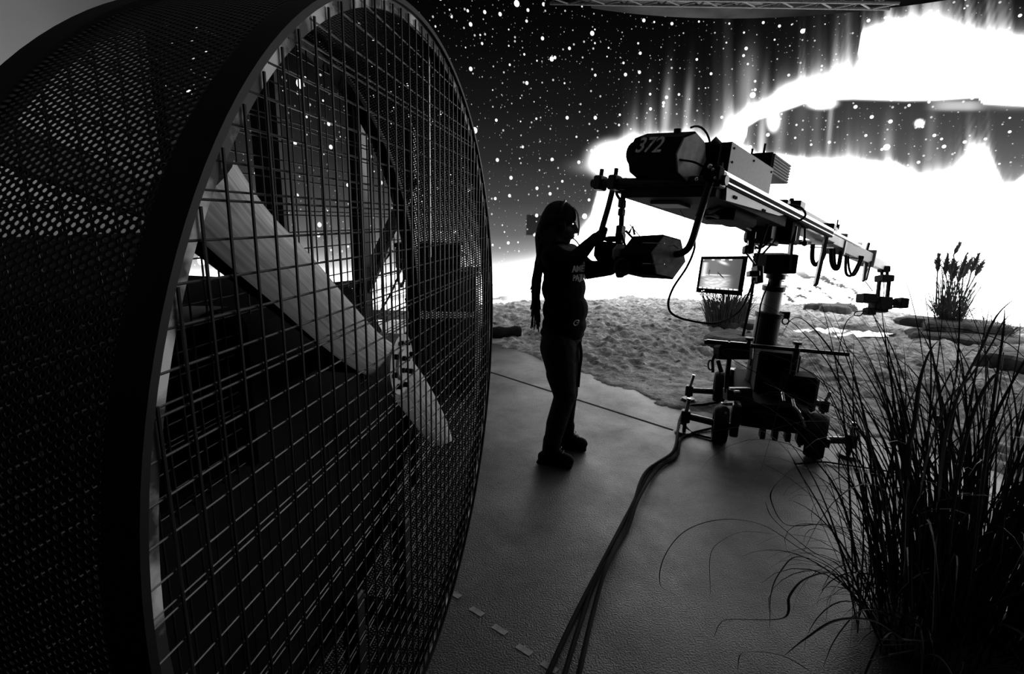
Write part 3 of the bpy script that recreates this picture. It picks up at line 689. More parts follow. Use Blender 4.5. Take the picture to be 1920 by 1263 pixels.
# front cross bar of the platform
b = MB(); b.cyl(A(rs-.02, rl-.05, ru-.05), A(rs-.02, rl+wpl+.22, ru-.045), .028, n=14); part(b, 'end_bar', M_BLACK, smooth=True)
for l_ in (rl+wpl+.16, rl+wpl+.05, rl+.0):
    part(MB().box(A(rs-.02, l_, ru-.045), AA, AL, AU, .045, .03, .045, .008), 'clamp', M_BLACK)
    c = A(rs-.02, l_, ru+.0); part(MB().cyl(c, c+AU*.045, .014, n=8), 'clamp_knob', M_BLACK, smooth=True)
# counterweights: box with pale side, finned stack
s1 = solve_s(1372, rl+.05, ru+.15); s2 = solve_s(1449, rl+.05, ru+.05)
def pz(px, py, l):     # point on the vertical plane l=const of the arm
    q = ray(px, py); t = ((A(0, l, 0)-CAM)@AL)/(q@AL); X = CAM+q*t-O; return X@AA, X@AU
lB = rl+.045
c1 = pz(1371, 268, lB); c2 = pz(1449, 313, lB); c3 = pz(1366, 330, lB)
bx0, bx1 = c1[0], c2[0]; bu1 = (c1[1]+c2[1])/2
part(abox(bx0, bx1, lB, lB+.30, ru-.01, bu1, .006), 'counterweight_box', M_BLACK)
part(abox(bx0, bx1, lB-.006, lB-.0005, ru-.005, bu1-.002, 0), 'box_side_plate', M_GREY)['label'] = 'grey painted side plate'
for sx, uu_ in ((bx0+.04, bu1-.03), (bx1-.03, bu1-.03), (bx1-.03, ru+.03), (bx0+.04, ru+.1), ((bx0+bx1)/2, bu1-.03)):
    c = A(sx, lB-.006, uu_); part(MB().cyl(c, c-AL*.005, .007, n=8), 'screw', M_MATT)
f1 = pz(1449, 287, lB+.02); f2 = pz(1478, 306, lB+.02); f3 = pz(1470, 343, lB+.02)
nf = 7; fu0 = f3[1]; fu1 = f1[1]
for k in range(nf):
    ua = fu0+(fu1-fu0)*k/nf; ub = fu0+(fu1-fu0)*(k+.82)/nf
    part(abox(f1[0]-.01, f2[0]+.02*(1+.3*(k/nf)), lB+.0, lB+.28, ua, ub, .006), 'weight_plate', M_GREY)
part(abox(f1[0]-.03, f1[0]-.012, lB+.01, lB+.27, fu0, fu1, .002), 'weight_backplate', M_MATT)
for q in (.08, .16):
    c = A(f1[0], lB+q, fu1); part(MB().cyl(c, c+AU*.06*(1.6-q*6), .008, n=8), 'weight_pin', M_BLACK, smooth=True)
# number barrel: hexagonal drum lying across the platform
def barrel(cL, cR, R, name, parent, capm=M_CAP, n=8, rot=.39, capat='R', taper=1.0):
    cL = np.asarray(cL, float); cR = np.asarray(cR, float); a = nrm(cR-cL); x_ = nrm(np.cross(a, XZ)); z_ = np.cross(x_, a); z_ = -z_ if z_[2] < 0 else z_
    poly = [(R*math.cos(rot+2*math.pi*k/n), R*math.sin(rot+2*math.pi*k/n)*taper) for k in range(n)]
    L = np.linalg.norm(cR-cL)
    ob = MB().prism(poly, cL, x_, z_, a, L).build(name, M_MATT, parent)
    p2 = [(x*.92, y*.92) for x, y in poly]
    MB().prism(p2, cR, x_, z_, a, .012).build('end_cap', capm, ob)
    return ob, a, x_, z_
bl = W(1206, 295, 3.16); br = W(1294, 295, 2.88)
bar_o, ba, bxx, bzz = barrel(bl, br, .138, 'numbered_barrel', crane, rot=.829)
MB().cyl(bl+XZ*.02, bl+XZ*.02-ba*.075, .075, n=20).build('barrel_boss', M_MATT, bar_o, True)
# numerals on the facing flank of the barrel
mid = (bl+br)/2; vdir = nrm(mid-CAM); side = np.array([-ba[1], ba[0], 0.]); side = side if side@(-vdir) > 0 else -side; side = nrm(side)
Rr = .138*math.cos(math.pi/8)
fa_ = math.radians(25 if bxx@side > 0 else 20); nv_ = nrm(side*math.cos(fa_)+XZ*math.sin(fa_))
txx = ba if ba@rt > 0 else -ba
text_mesh('372', .135, mid-txx*.02+nv_*(Rr+.003), txx, np.cross(nv_, txx), M_NUM, 'numerals', bar_o)
part(MB().tube([br+ba*.02+bzz*.15*math.cos(a)*1.08-bxx*.15*math.sin(a) for a in np.linspace(-.4, 2.2, 14)], .006, 6), 'barrel_hose', M_CABLE)
part(MB().tube(curve([br+ba*.01+bxx*.1-bzz*.02, br+ba*.05-bzz*.03, W(1345, 330, 2.8)], 8), .006, 6), 'barrel_hose', M_CABLE)
part(MB().cyl(bl*.3+br*.7+XZ*.115, bl*.3+br*.7+XZ*.155, .022, n=12), 'barrel_latch', M_BLACK, smooth=True)
part(MB().box(W(1328, 302, 3.0), AA, AL, AU, .05, .07, .10, .02), 'control_box', M_MATT)
part(MB().cyl(W(1330, 268, 3.1), W(1348, 286, 3.1), .05, n=14), 'control_drum', M_BLACK, smooth=True)
for (x, y, r_) in ((1331, 312, .014), (1337, 318, .010), (1341, 333, .009), (1306, 335, .010)):
    c = W(x, y, 2.74); part(MB().sph(c, r_, nu=10, nv=8), 'chrome_knob', M_STEEL, smooth=True)
part(MB().box(W(1338, 326, 2.78), AA, AL, AU, .04, .045, .04, .01), 'end_clamp', M_MATT)
# items under the platform
part(abox(rs+.42, rs+.85, rl+.06, rl+.26, ru-.20, ru-.13, .02), 'electronics_box', M_MATT)
pp = [W(1152, 346, 3.50), W(1182, 359, 3.55), W(1215, 374, 3.62), W(1255, 388, 3.72), W(1300, 402, 3.82), W(1345, 402, 3.90), W(1408, 436, 4.05), W(1440, 408, 4.0), W(1405, 372, 3.6), W(1340, 345, 3.0)]
ppc = sum(pp)/len(pp); n_ = len(pp)
b = MB().add([ppc, ppc+AU*.025]+[p for p in pp]+[p+AU*.025 for p in pp], [(0, 2+(i+1) % n_, 2+i) for i in range(n_)]+[(1, 2+n_+i, 2+n_+(i+1) % n_) for i in range(n_)]+[(2+i, 2+(i+1) % n_, 2+n_+(i+1) % n_, 2+n_+i) for i in range(n_)])
part(b, 'underside_panel', M_UNDER)
part(abox(rs+.15, rs+.32, rl+.30, rl+.50, ru-.15, ru-.128, .004), 'underside_plate', M_GREY)
part(MB().cyl(W(1320, 404, 3.25), W(1308, 398, 3.25), .03, n=14), 'pulley', M_BLACK, smooth=True)
part(MB().cyl(W(1211, 368, 3.4), W(1211, 375, 3.4), .02, n=10), 'pin', M_BLACK, smooth=True)
part(MB().tube(curve([W(1316, 392, 3.05), W(1330, 397, 3.1), W(1352, 389, 3.2), W(1390, 392, 3.4), W(1418, 386, 3.6), W(1432, 372, 3.7)], 8), .014, 8), 'thick_hose', M_CABLE)
part(MB().tube(curve([W(1322, 400, 3.2), W(1345, 404, 3.25), W(1408, 434, 3.85)], 6), .018, 8), 'tie_rod', M_BLKM, smooth=True)
part(MB().tube([W(1275, 393, 3.3), W(1288, 415, 3.25), W(1296, 430, 3.2)], .0018, 5), 'thin_cord', M_CABLE)
# handle frame hanging from the platform end
HF = [W(1152, 342, 3.50), W(1140, 390, 3.42), W(1124, 445, 3.33), W(1122, 466, 3.30), W(1135, 471, 3.27), W(1200, 474, 3.12), W(1262, 477, 2.97), W(1285, 470, 2.91), W(1297, 452, 2.88), W(1310, 410, 2.85), W(1334, 330, 2.80)]
part(MB().tube(HF[:3]+curve(HF[2:6], 5)[1:]+curve(HF[5:], 6)[1:], .0195, 14), 'handle_frame', M_BLACK, smooth=True)
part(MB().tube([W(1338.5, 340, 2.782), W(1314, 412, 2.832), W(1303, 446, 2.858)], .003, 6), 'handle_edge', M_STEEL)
# hanging rod with clamps and the linkage
part(MB().tube([W(1170, 348, 3.42), W(1166, 400, 3.38), W(1163, 462, 3.3)], .017, 10), 'hanging_rod', M_BLACK, smooth=True)
for y, r_ in ((352, .035), (382, .024), (398, .022), (432, .028), (446, .03)):
    part(MB().box(W(1168-(y-348)*.05, y, 3.40-(y-348)*.0012), AA, AL, XZ, r_, r_*.8, r_*1.1, .006), 'rod_clamp', M_BLACK)
part(MB().tube(curve([W(1158, 345, 3.45), W(1156, 362, 3.44), W(1164, 376, 3.42)], 6), .010, 8), 'cable_loop', M_CABLE)
for pts in (((1173, 432), (1189, 449), (1178, 466)), ((1165, 440), (1176, 470)), ((1180, 436), (1186, 424), (1190, 440))):
    part(MB().tube([W(x, y, 3.25) for x, y in pts], .008, 8), 'link_arm', M_BLACK)
part(MB().tube([W(1181, 421, 3.25), W(1204, 448, 3.2)], .003, 6), 'aerial', M_BLACK)
part(MB().sph(W(1147, 448, 3.3), .055, .02, .02, ax=tuple(rt)), 'lever_grip', M_BLACK, smooth=True)
# hanging barrels (left small, right large) and drive wheel
o1, a1, x1, z1_ = barrel(W(1127, 471, 3.30), W(1160, 475, 3.18), .068, 'hanging_barrel', crane, n=8)
o2, a2, x2, z2_ = barrel(W(1196, 482, 3.2), W(1252, 482, 2.95), .135, 'hanging_barrel', crane, n=6, rot=.2)
part(MB().cyl(W(1145, 475, 3.25), W(1210, 477, 3.1), .035, n=12), 'barrel_axle', M_BLKM, smooth=True)
part(MB().sph(W(1226, 450, 3.05), .06, .05, .025, ax=tuple(rt)), 'soft_cover', M_MATT, smooth=True)
part(MB().tube([W(1240, 442, 3.0), W(1272, 466, 2.92)], .0025, 5), 'aerial', M_BLACK)
for y in (455, 494): part(MB().cyl(W(1205, y, 2.96), W(1246, y+1, 2.86), .003, n=6), 'barrel_trim', M_ALU)
wc = W(1168, 500, 3.12); wd = nrm(CAM-wc)
pl_ = MB(); pl_.tube([wc+.045*(math.cos(a)*rt+math.sin(a)*up) for a in np.linspace(0, 2*math.pi, 25)[:-1]], .012, 8, closed=True); pl_.cyl(wc, wc-wd*.04, .035, n=16)
part(pl_, 'drive_wheel', M_BLKM, smooth=True)
part(MB().sph(W(1163, 514, 3.12), .028, .018, .018), 'wheel_knob', M_BLACK, smooth=True)
# telescopic boom
part(abox(.30, 1.75, -.10, .10, -.05, .10, .006), 'boom_section', M_LGREY)
part(abox(-1.0, .35, -.12, .12, -.09, .06, .006), 'boom_section', M_LGREY)
sA, sB, sC = solve_s(1568, 0, 0), solve_s(1626, 0, 0), solve_s(1664, 0, 0)
part(abox(1.75, sA, -.085, .085, -.06, .06, .005), 'boom_section', M_LGREY)
part(abox(sA, sB, -.07, .07, -.09, .05, .005), 'boom_section', M_GREY)
part(abox(sB, sC, -.055, .055, -.09, .03, .005), 'boom_section', M_LGREY)
for s_ in (sA, sB): part(abox(s_-.03, s_+.03, -.10, .10, -.13, .10, .005), 'section_collar', M_LGREY)
# upright antennae, rollers and posts along the boom
def pv(name, p, q, w, d, mt=M_BLACK): bar(p, q, w, d, mt, name, crane)
pv('hanging_post', W(1554, 422, 4.95), W(1529, 535, 4.75), .050, .03)
part(MB().box(W(1555, 425, 4.95), AA, AL, XZ, .05, .05, .03, .01), 'post_hook', M_BLACK)
pv('boom_post', W(1629, 455, 6.9), W(1622, 480, 6.9), .035, .03)
pv('boom_post', W(1624, 485, 6.9), W(1619, 527, 6.8), .045, .03)
pv('boom_post', W(1633, 490, 6.9), W(1624, 525, 6.8), .030, .02)
part(MB().tube([W(1622, 527, 6.8), W(1636, 545, 6.8)], .006, 6), 'tail_cord', M_CABLE)
part(MB().tube([W(1568, 440, 5.6), W(1571, 412, 5.6)], .008, 6), 'antenna', M_BLKM)
part(MB().tube([W(1571, 430, 5.6), W(1573, 421, 5.6)], .012, 6), 'antenna', M_BLKM)
pv('cable_track', W(1500, 454, 5.0), W(1612, 458, 6.3), .05, .03)
pv('cable_track', W(1520, 463, 5.2), W(1562, 464, 5.6), .015, .015)
part(MB().tube([W(1572, 461, 5.8), W(1614, 457, 6.3)], .02, 8), 'side_arm', M_BLACK)
# hanging service loops
for pts, d, r_ in ((((1524, 458), (1523, 485), (1529, 496), (1540, 487), (1547, 470)), 5.1, .022),
                   (((1558, 464), (1559, 490), (1565, 503), (1572, 500), (1577, 472)), 5.7, .022),
                   (((1564, 466), (1566, 495), (1572, 502), (1575, 490), (1577, 470)), 5.72, .013),
                   (((1586, 478), (1586, 510), (1594, 517), (1602, 508), (1614, 484)), 6.2, .016),
                   (((1590, 480), (1592, 503), (1598, 516), (1606, 510), (1618, 482)), 6.22, .013),
                   (((1626, 490), (1624, 510), (1620, 520)), 6.9, .014)):
    part(MB().tube(curve([W(x, y, d) for x, y in pts], 6), r_, 8), 'service_loop', M_CABLE, smooth=True)
b = MB()
for k in range(6): c = W(1592+k*5, 480+k*.6, 6.4); b.box(c, AA, AL, XZ, .018, .012, .022, .003)
part(b, 'loop_hangers', M_MATT)
# the fork and fittings round the pivot
OP = W(1447, 420, 4.15)
part(MB().box(W(1432, 420, 4.05), AA, AL, XZ, .11, .10, .16, .01), 'pivot_block', M_BLACK)
part(MB().box(W(1463, 432, 4.15), AA, AL, XZ, .12, .12, .10, .01), 'pivot_block', M_MATT)
part(MB().cyl(W(1481, 405, 4.05), W(1481, 425, 4.05), .045, n=16), 'tilt_drum', M_BLACK, smooth=True)
part(MB().box(W(1481, 440, 4.1), rt, fw, XZ, .03, .05, .06, .005), 'tilt_bracket', M_BLKM)
pv('pale_plate', W(1484, 436, 4.1), W(1478, 500, 4.05), .06, .01, M_LGREY)
pv('plate_edge', W(1488, 425, 4.05), W(1481, 505, 4.0), .012, .02, M_BLACK)
pv('clamp_arm', W(1492, 421, 4.2), W(1515, 424, 4.25), .045, .045)
pv('clamp_lever', W(1510, 424, 4.25), W(1518, 424, 4.27), .018, .018)
part(MB().sph(W(1517, 424, 4.27), .018), 'lever_ball', M_BLACK, smooth=True)
pv('drop_arm', W(1508, 424, 4.25), W(1508, 453, 4.25), .018, .018)
part(MB().sph(W(1508.5, 456, 4.25), .024), 'lever_ball', M_BLACK, smooth=True)
pv('guide_bar', W(1498, 455, 4.25), W(1520, 455, 4.3), .022, .022)
pv('rail_stop', W(1484, 372, 4.05), W(1484, 388, 4.05), .03, .03)
part(MB().box(W(1493, 385, 4.1), AA, AL, AU, .07, .05, .03, .008), 'rail_carriage', M_BLACK)
part(MB().box(W(1468, 383, 3.75), AA, AL, AU, .035, .04, .03, .006), 'rail_clamp', M_BLACK)
pv('plate_bar', W(1455, 449, 4.1), W(1488, 454, 4.1), .02, .05)
part(MB().tube(curve([W(1464, 384, 3.72), W(1480, 384, 3.72), W(1500, 388, 3.75), W(1510, 400, 3.8), W(1506, 409, 3.8), W(1492, 414, 3.8), W(1470, 412, 3.8), W(1452, 404, 3.75), W(1443, 390, 3.7), W(1441, 378, 3.68)], 8), .008, 8), 'hose_loop', M_CABLE, smooth=True)
part(MB().tube(curve([W(1462, 386, 3.72), W(1448, 400, 3.74), W(1436, 430, 3.78), W(1424, 470, 3.8), W(1417, 500, 3.8), W(1408, 560, 3.82), W(1393, 630, 3.85)], 8), .010, 8), 'feed_hose', M_CABLE, smooth=True)
part(MB().tube(curve([W(1408, 440, 3.9), W(1410, 460, 3.9), W(1424, 465, 3.9), W(1436, 458, 3.9), W(1447, 448, 3.95)], 8), .009, 8), 'hose_loop', M_CABLE, smooth=True)
part(MB().tube([W(1454, 449, 4.0), W(1430, 476, 3.95)], .008, 6), 'hose_loop', M_CABLE)
pv('monitor_arm', W(1408, 425, 3.85), W(1406, 470, 3.7), .03, .03)
for x, y in ((1406, 442), (1403, 468)): part(MB().box(W(x, y, 3.75), rt, fw, XZ, .035, .03, .03, .008), 'arm_joint', M_BLACK)
part(MB().tube([W(1400, 475, 3.7), W(1415, 495, 3.75)], .008, 6), 'arm_stay', M_BLACK)
b = MB()
for k in range(14):
    x, y = 1408+random.random()*24, 430+random.random()*38; b.tube(curve([W(x, y, 3.95), W(x+random.uniform(-10, 10), y+12, 3.95), W(x+random.uniform(-10, 10), y+22, 3.95)], 4), .0035, 5)
part(b, 'small_cables', M_CABLE)
# head: mount box and column belong to the crane
part(MB().box(W(1452, 493, 4.15), rt, fw*np.array([1, 1, 0])/math.cos(PT), XZ, .125, .12, .075, .006), 'mount_head', M_MATT)
cb = np.array([O[0]+.0, O[1]+.05, 0.])
def colat(px, py, d): return W(px, py, d)
cx, cy = G(1432, 812)[0]+.02, 4.22
ctop = W(1457, 505, 4.2); cbase = np.array([ctop[0]-.02, ctop[1]+.04, .25])
def cpt(z): t = (z-cbase[2])/(ctop[2]-cbase[2]); q = cbase*(1-t)+ctop*t; return q
part(MB().cyl(cpt(.16), cpt(.93), .098, n=28), 'column_outer', M_BLKM, smooth=True)
part(MB().cyl(cpt(.93), cpt(1.15), .078, n=28), 'column_middle', M_ALU, smooth=True)['label'] = 'bright metal inner tube'
part(MB().cyl(cpt(1.15), cpt(ctop[2]), .052, n=28), 'column_inner', M_BLACK, smooth=True)
for z, r_ in ((.93, .112), (1.15, .09), (1.25, .075)):
    part(MB().cyl(cpt(z-.02), cpt(z+.02), r_, n=24), 'column_collar', M_BLACK, smooth=True)
q = cpt(.93); part(MB().box(q+[.12, -.02, 0], (1, 0, 0), (0, 1, 0), XZ, .035, .03, .03, .006), 'collar_clamp', M_BLACK)
part(MB().tube([q+[.13, -.03, -.05]+np.array([.028*math.cos(a), 0, .028*math.sin(a)]) for a in np.linspace(0, 6.28, 15)[:-1]], .006, 6, closed=True), 'collar_ring', M_BLKM)
part(MB().tube(curve([cpt(1.2)+[-.07, -.05, 0], cpt(1.05)+[-.13, -.1, 0], cpt(.9)+[-.12, -.08, 0], cpt(.5)+[-.13, -.1, 0]], 8), .007, 6), 'column_hose', M_CABLE)

# --- remote camera hanging at the tip
HB = W(1662, 505, 7.9)
rc = thing('remote_camera', 'black film camera hanging below the far tip of the crane arm', 'camera', W(1652, 590, 7.9))
def rp(mb, name, mt=M_MATT, smooth=False): return mb.build(name, mt, rc, smooth)
RX = rt; RZ = nrm(np.array([.1, 0, 1.]))
def rbox(x0, y0, x1, y1, d, dep, name, mt=M_MATT, bev=.01, ro=0):
    c = W((x0+x1)/2, (y0+y1)/2, d); k = d/F; a = math.radians(ro); ax = rt*math.cos(a)-up*math.sin(a); az = rt*math.sin(a)+up*math.cos(a)
    return rp(MB().box(c, ax, np.cross(az, ax), az, (x1-x0)/2*k, dep, (y1-y0)/2*k, bev), name, mt)
rbox(1649, 499, 1665, 510, 7.9, .06, 'mount_plate'); rbox(1651, 508, 1656, 520, 7.9, .02, 'mount_rod'); rbox(1661, 508, 1666, 518, 7.9, .02, 'mount_rod')
rbox(1647, 516, 1669, 528, 7.9, .10, 'pan_motor', ro=3)
rbox(1644.5, 526, 1649.5, 560, 7.9, .03, 'yoke_arm', ro=6); rbox(1662.5, 526, 1667.5, 562, 7.9, .03, 'yoke_arm', ro=6)
rbox(1640, 557, 1664, 580, 7.9, .12, 'camera_body', ro=3); rbox(1612, 551, 1638, 567, 7.9, .10, 'battery_box', ro=4)
rbox(1664, 561, 1680, 572, 7.9, .05, 'lens', ro=5); rbox(1682, 559, 1697, 577, 7.9, .09, 'matte_box', ro=8)
rbox(1622, 577, 1638, 590, 7.9, .07, 'receiver_box', ro=4); rbox(1634, 566, 1660, 584, 7.95, .09, 'head_base', ro=10)
rbox(1656, 574, 1680, 577, 7.9, .01, 'rod', ro=2)
rp(MB().tube(curve([W(1622, 583, 7.9), W(1606, 584, 7.9), W(1602, 590, 7.9), W(1612, 592, 7.9), W(1618, 586, 7.9)], 6), .008, 6), 'loose_cable', M_CABLE)
rp(MB().tube(curve([W(1657, 528, 7.9), W(1658, 545, 7.9), W(1656, 558, 7.9)], 6), .006, 6), 'yoke_cable', M_CABLE)
rp(MB().cyl(W(1660, 562, 7.8), W(1660, 562, 7.95), .05, n=16), 'tilt_motor', M_BLACK, True)

# --- monitor on its arm
mon = thing('monitor', 'tilted field monitor showing a bright frame, hung left of the crane column', 'monitor', W(1355, 560, 3.5))
c4 = [W(1315, 481, 3.56), W(1403, 480, 3.44), W(1391, 554, 3.50), W(1305, 547, 3.62)]
mx = nrm((c4[1]+c4[2]-c4[0]-c4[3])); my = nrm((c4[0]+c4[1]-c4[2]-c4[3])); my = nrm(my-mx*(my@mx)*.35); mn = nrm(np.cross(mx, my))
if mn@(CAM-c4[0]) < 0: mn = -mn
def bil(u, v): return c4[0]*(1-u)*(1-v)+c4[1]*u*(1-v)+c4[2]*u*v+c4[3]*(1-u)*v
def slab(u0, v0, u1, v1, o0, o1, name, mt, parent=mon):
    q = [bil(u0, v0), bil(u1, v0), bil(u1, v1), bil(u0, v1)]
    return MB().add([p+mn*o0 for p in q]+[p+mn*o1 for p in q], [(3, 2, 1, 0), (4, 5, 6, 7), (0, 1, 5, 4), (1, 2, 6, 5), (2, 3, 7, 6), (3, 0, 4, 7)]).build(name, mt, parent)
slab(0, 0, 1, 1, -.035, -.004, 'casing', M_BLACK)
slab(0, 0, 1, .07, -.004, .010, 'bezel', M_BLACK); slab(0, .88, 1, 1, -.004, .010, 'bezel', M_BLACK)
slab(0, .07, .05, .88, -.004, .010, 'bezel', M_BLACK); slab(.90, .07, 1, .88, -.004, .012, 'bezel', M_BLACK)
def mon_screen():
    n = 60; vs = []; L = []
    for j in range(n+1):
        for i in range(n+1):
            u, v = i/n, j/n; vs.append(bil(.05+u*.85, .07+v*.81)-mn*.003)
            s = .10+.12*math.exp(-((u-.3)/.4)**2)
            s += .8*math.exp(-((u-.07)/.06)**2)*(v < .6)*(v > .1)
            s += 1.1*math.exp(-((u-.40)/.34)**4)/(1+math.exp(-(v-.60)/.03))*(.6+.5*mnoise.noise(Vector((u*9, v*25, 0))))
            s += .9*math.exp(-((v-.53)/.018)**2)*math.exp(-((u-.42)/.3)**6)
            s += 1.2*math.exp(-(((u-.52-(v-.12)*1.2)/.07)**2+((v-.12)/.06)**2))
            if (.19 < u < .19+.03) and .35 < v < .55: s *= .4
            if .42 < u < .45 and .40 < v < .55: s *= .4
            if v > .95: s = 1.4 if (u*9 % 1) < .75 else .2
            if .005 < v < .05 and (.22 < u < .30 or .45 < u < .56 or .66 < u < .74 or .0 < u < .03): s = 1.5
            L.append(max(s, .02))
    fs = [(j*(n+1)+i, j*(n+1)+i+1, (j+1)*(n+1)+i+1, (j+1)*(n+1)+i) for j in range(n) for i in range(n)]
    mt, nt, e = emat('monitor_picture', 1.0); at = nt.nodes.new('ShaderNodeAttribute'); at.attribute_name = 'pic'
    nt.links.new(at.outputs['Fac'], e.inputs['Strength'])
    ob = MB().add(vs, fs).build('display', mt, mon); a = ob.data.attributes.new('pic', 'FLOAT', 'POINT'); a.data.foreach_set('value', np.array(L, np.float32))
mon_screen()
mled, nt_, e_ = emat('indicator_light', 1.5)
for u, v in ((.13, .955), (.17, .935)): MB().sph(bil(u, v)+mn*.011, .004, nu=8, nv=6).build('indicator', mled, mon)
MB().box(W(1412, 513, 3.5), rt, fw, up, .035, .03, .018, .004).build('mount_arm', M_BLKM, mon)
MB().box(W(1420, 515, 3.6), rt, fw, up, .022, .05, .06, .006).build('mount_clamp', M_BLACK, mon)
MB().tube(curve([W(1300, 440, 3.2), W(1302, 465, 3.25), W(1288, 500, 3.3), W(1262, 540, 3.35), W(1253, 570, 3.35), W(1263, 590, 3.35), W(1300, 602, 3.35), W(1345, 605, 3.4), W(1385, 585, 3.5), W(1406, 545, 3.6), W(1413, 520, 3.6)], 10), .0075, 8).build('looping_cable', M_CABLE, mon, True)

# ------------------------------------------------------------------ dolly
DC = cbase.copy(); DC[2] = 0
DF = nrm([.33, .944, 0]); DL = np.array([-DF[1], DF[0], 0.])*-1     # forward, right
dol = thing('camera_dolly', 'four wheeled black crane dolly with chromed screw outriggers', 'dolly', DC)
def D(x, y, z): return DC+DL*x+DF*y+XZ*z
def dp(mb, name, mt=M_BLACK, smooth=False, parent=None): return mb.build(name, mt, parent or dol, smooth)
WP = [G(1346, 829), G(1524, 856), G(1346, 752), G(1494, 762)]
def wheel(c, R, w, steer=0.):
    a = math.radians(steer); ax = nrm(DL*math.cos(a)+DF*math.sin(a)); c = np.array([c[0], c[1], R+.002])
    b = MB(); prof = [(R*.62, -w/2), (R*.9, -w/2), (R, -w*.3), (R, w*.3), (R*.9, w/2), (R*.62, w/2)]
    x_ = np.cross(ax, XZ); n = 40; vs = []; k = len(prof)
    for i in range(n):
        t = 2*math.pi*i/n
        for r_, l_ in prof: vs.append(c+ax*l_+r_*(math.cos(t)*x_+math.sin(t)*XZ))
    fs = [(i*k+j, i*k+(j+1) % k, ((i+1) % n)*k+(j+1) % k, ((i+1) % n)*k+j) for i in range(n) for j in range(k)]
    o = dp(b.add(vs, fs), 'wheel', M_RUB, True)
    dp(MB().cyl(c-ax*w*.3, c+ax*w*.3, R*.63, n=30), 'wheel_hub', M_BLKM, True, o)
    dp(MB().cyl(c-ax*w*.42, c+ax*w*.42, R*.2, n=16), 'axle_cap', M_STEEL, True, o)
    return c
wc_ = [wheel(WP[0], .145, .105), wheel(WP[1], .165, .13, -14), wheel(WP[2], .145, .105), wheel(WP[3], .145, .12, -10)]
ctr = (wc_[0]+wc_[1]+wc_[2]+wc_[3])/4
dp(MB().box((ctr[0], ctr[1], .24), DL, DF, XZ, .22, .50, .10, .015), 'chassis', M_MATT)
dp(MB().box((ctr[0]+.02, ctr[1]-.06, .46), DL, DF, XZ, .15, .16, .22, .015), 'turntable_housing', M_MATT)
dp(MB().box((ctr[0]+.10, ctr[1]-.28, .40), DL, DF, XZ, .13, .10, .14, .02), 'battery_housing', M_MATT)
for i, (sx, sy) in enumerate(((-1, -1), (1, -1), (-1, 1), (1, 1))):
    c = wc_[i]; q = c+DL*(-sx*.10)
    dp(MB().tube([q+XZ*.02, ctr*[1, 1, 0]+DL*sx*.15+DF*sy*.35+XZ*.24], .035, 12), 'axle_arm', M_BLACK, True)
    dp(MB().box(q+XZ*.06, DL, DF, XZ, .03, .05, .13, .01), 'axle_fork', M_BLKM)
for i in range(6):
    c = np.array([ctr[0], ctr[1], .12])+DL*(-.05+i*.085)-DF*.5; dp(MB().box(c, DL, DF, XZ, .018, .05, .045-.006*(i % 3), .004), 'chassis_tooth', M_BLACK)
c = G(1462, 812, .22); dp(MB().tube([W(1467, 735, 3.85), W(1470, 752, 3.8)], .010, 8), 'chrome_tube', M_STEEL, True)
dp(MB().tube(curve([W(1486, 748, 3.75), W(1490, 762, 3.72), W(1500, 775, 3.7), W(1510, 800, 3.68)], 6), .011, 8), 'chrome_tube', M_STEEL, True)
for x, y in ((1362, 800), (1361, 772), (1498, 820)): dp(MB().cyl(W(x, y, 3.85), W(x+1, y+18, 3.85), .011, n=10), 'chrome_pin', M_STEEL, True)
for x, y in ((1373, 729), (1382, 734), (1358, 756), (1384, 757), (1468, 785), (1483, 791)): dp(MB().box(W(x, y, 3.95), rt, fw, up, .02, .02, .010, .004), 'chrome_fitting', M_STEEL)
dp(MB().box(W(1372, 757, 4.05), rt, fw, up, .055, .02, .012, .003), 'chrome_bar', M_STEEL)
# outriggers: arm, screw jack with chromed tube, foot
def outrig(foot, top, arm_y, xin, d, name='outrigger'):
    f = G(*foot); f[2] = max(HZ(f[0], f[1]), 0)+.004
    t = W(top[0], top[1], d); jx, jy = f[0], f[1]
    o = dp(MB().box((f[0], f[1], W(foot[0], arm_y, d)[2]), DL, DF, XZ, .035, .035, .05, .008), name, M_BLACK)
    za = W(foot[0], arm_y, d)[2]
    zt = t[2]
    dp(MB().cyl((f[0], f[1], za+.02), (t[0]*.5+f[0]*.5, f[1], zt), .016, n=12), 'screw_tube', M_STEEL, True, o)
    dp(MB().cyl((f[0], f[1], za+.02), (t[0]*.5+f[0]*.5, f[1]-.012, zt-.012), .008, n=12), 'screw_core', M_BLACK, True, o)
    dp(MB().cyl((f[0], f[1], f[2]), (f[0], f[1], za), .015, n=12), 'screw_shaft', M_BLACK, True, o)
    dp(MB().cyl((f[0], f[1], f[2]), (f[0], f[1], f[2]+.018), .075, .055, n=20), 'foot_pad', M_BLACK, True, o)
    q = np.array([f[0], f[1], za]); e = np.array([xin[0], xin[1], za-.01])
    dp(MB().cyl(q, e, .024, n=12), 'outrigger_arm', M_BLACK, True, o)
    dp(MB().cyl(q+XZ*.02, e+XZ*.02, .010, n=10), 'arm_rod', M_STEEL, True, o)
    return o
outrig((1282, 812), (1291, 742), 778, wc_[0]+DL*.1, 4.12)
outrig((1290, 752), (1297, 695), 726, wc_[2]+DL*.1, 4.95)
outrig((1590, 856), (1591, 785), 822, wc_[1]-DL*.1, 3.8)
outrig((1540, 790), (1545, 724), 752, wc_[3]-DL*.1, 4.55)
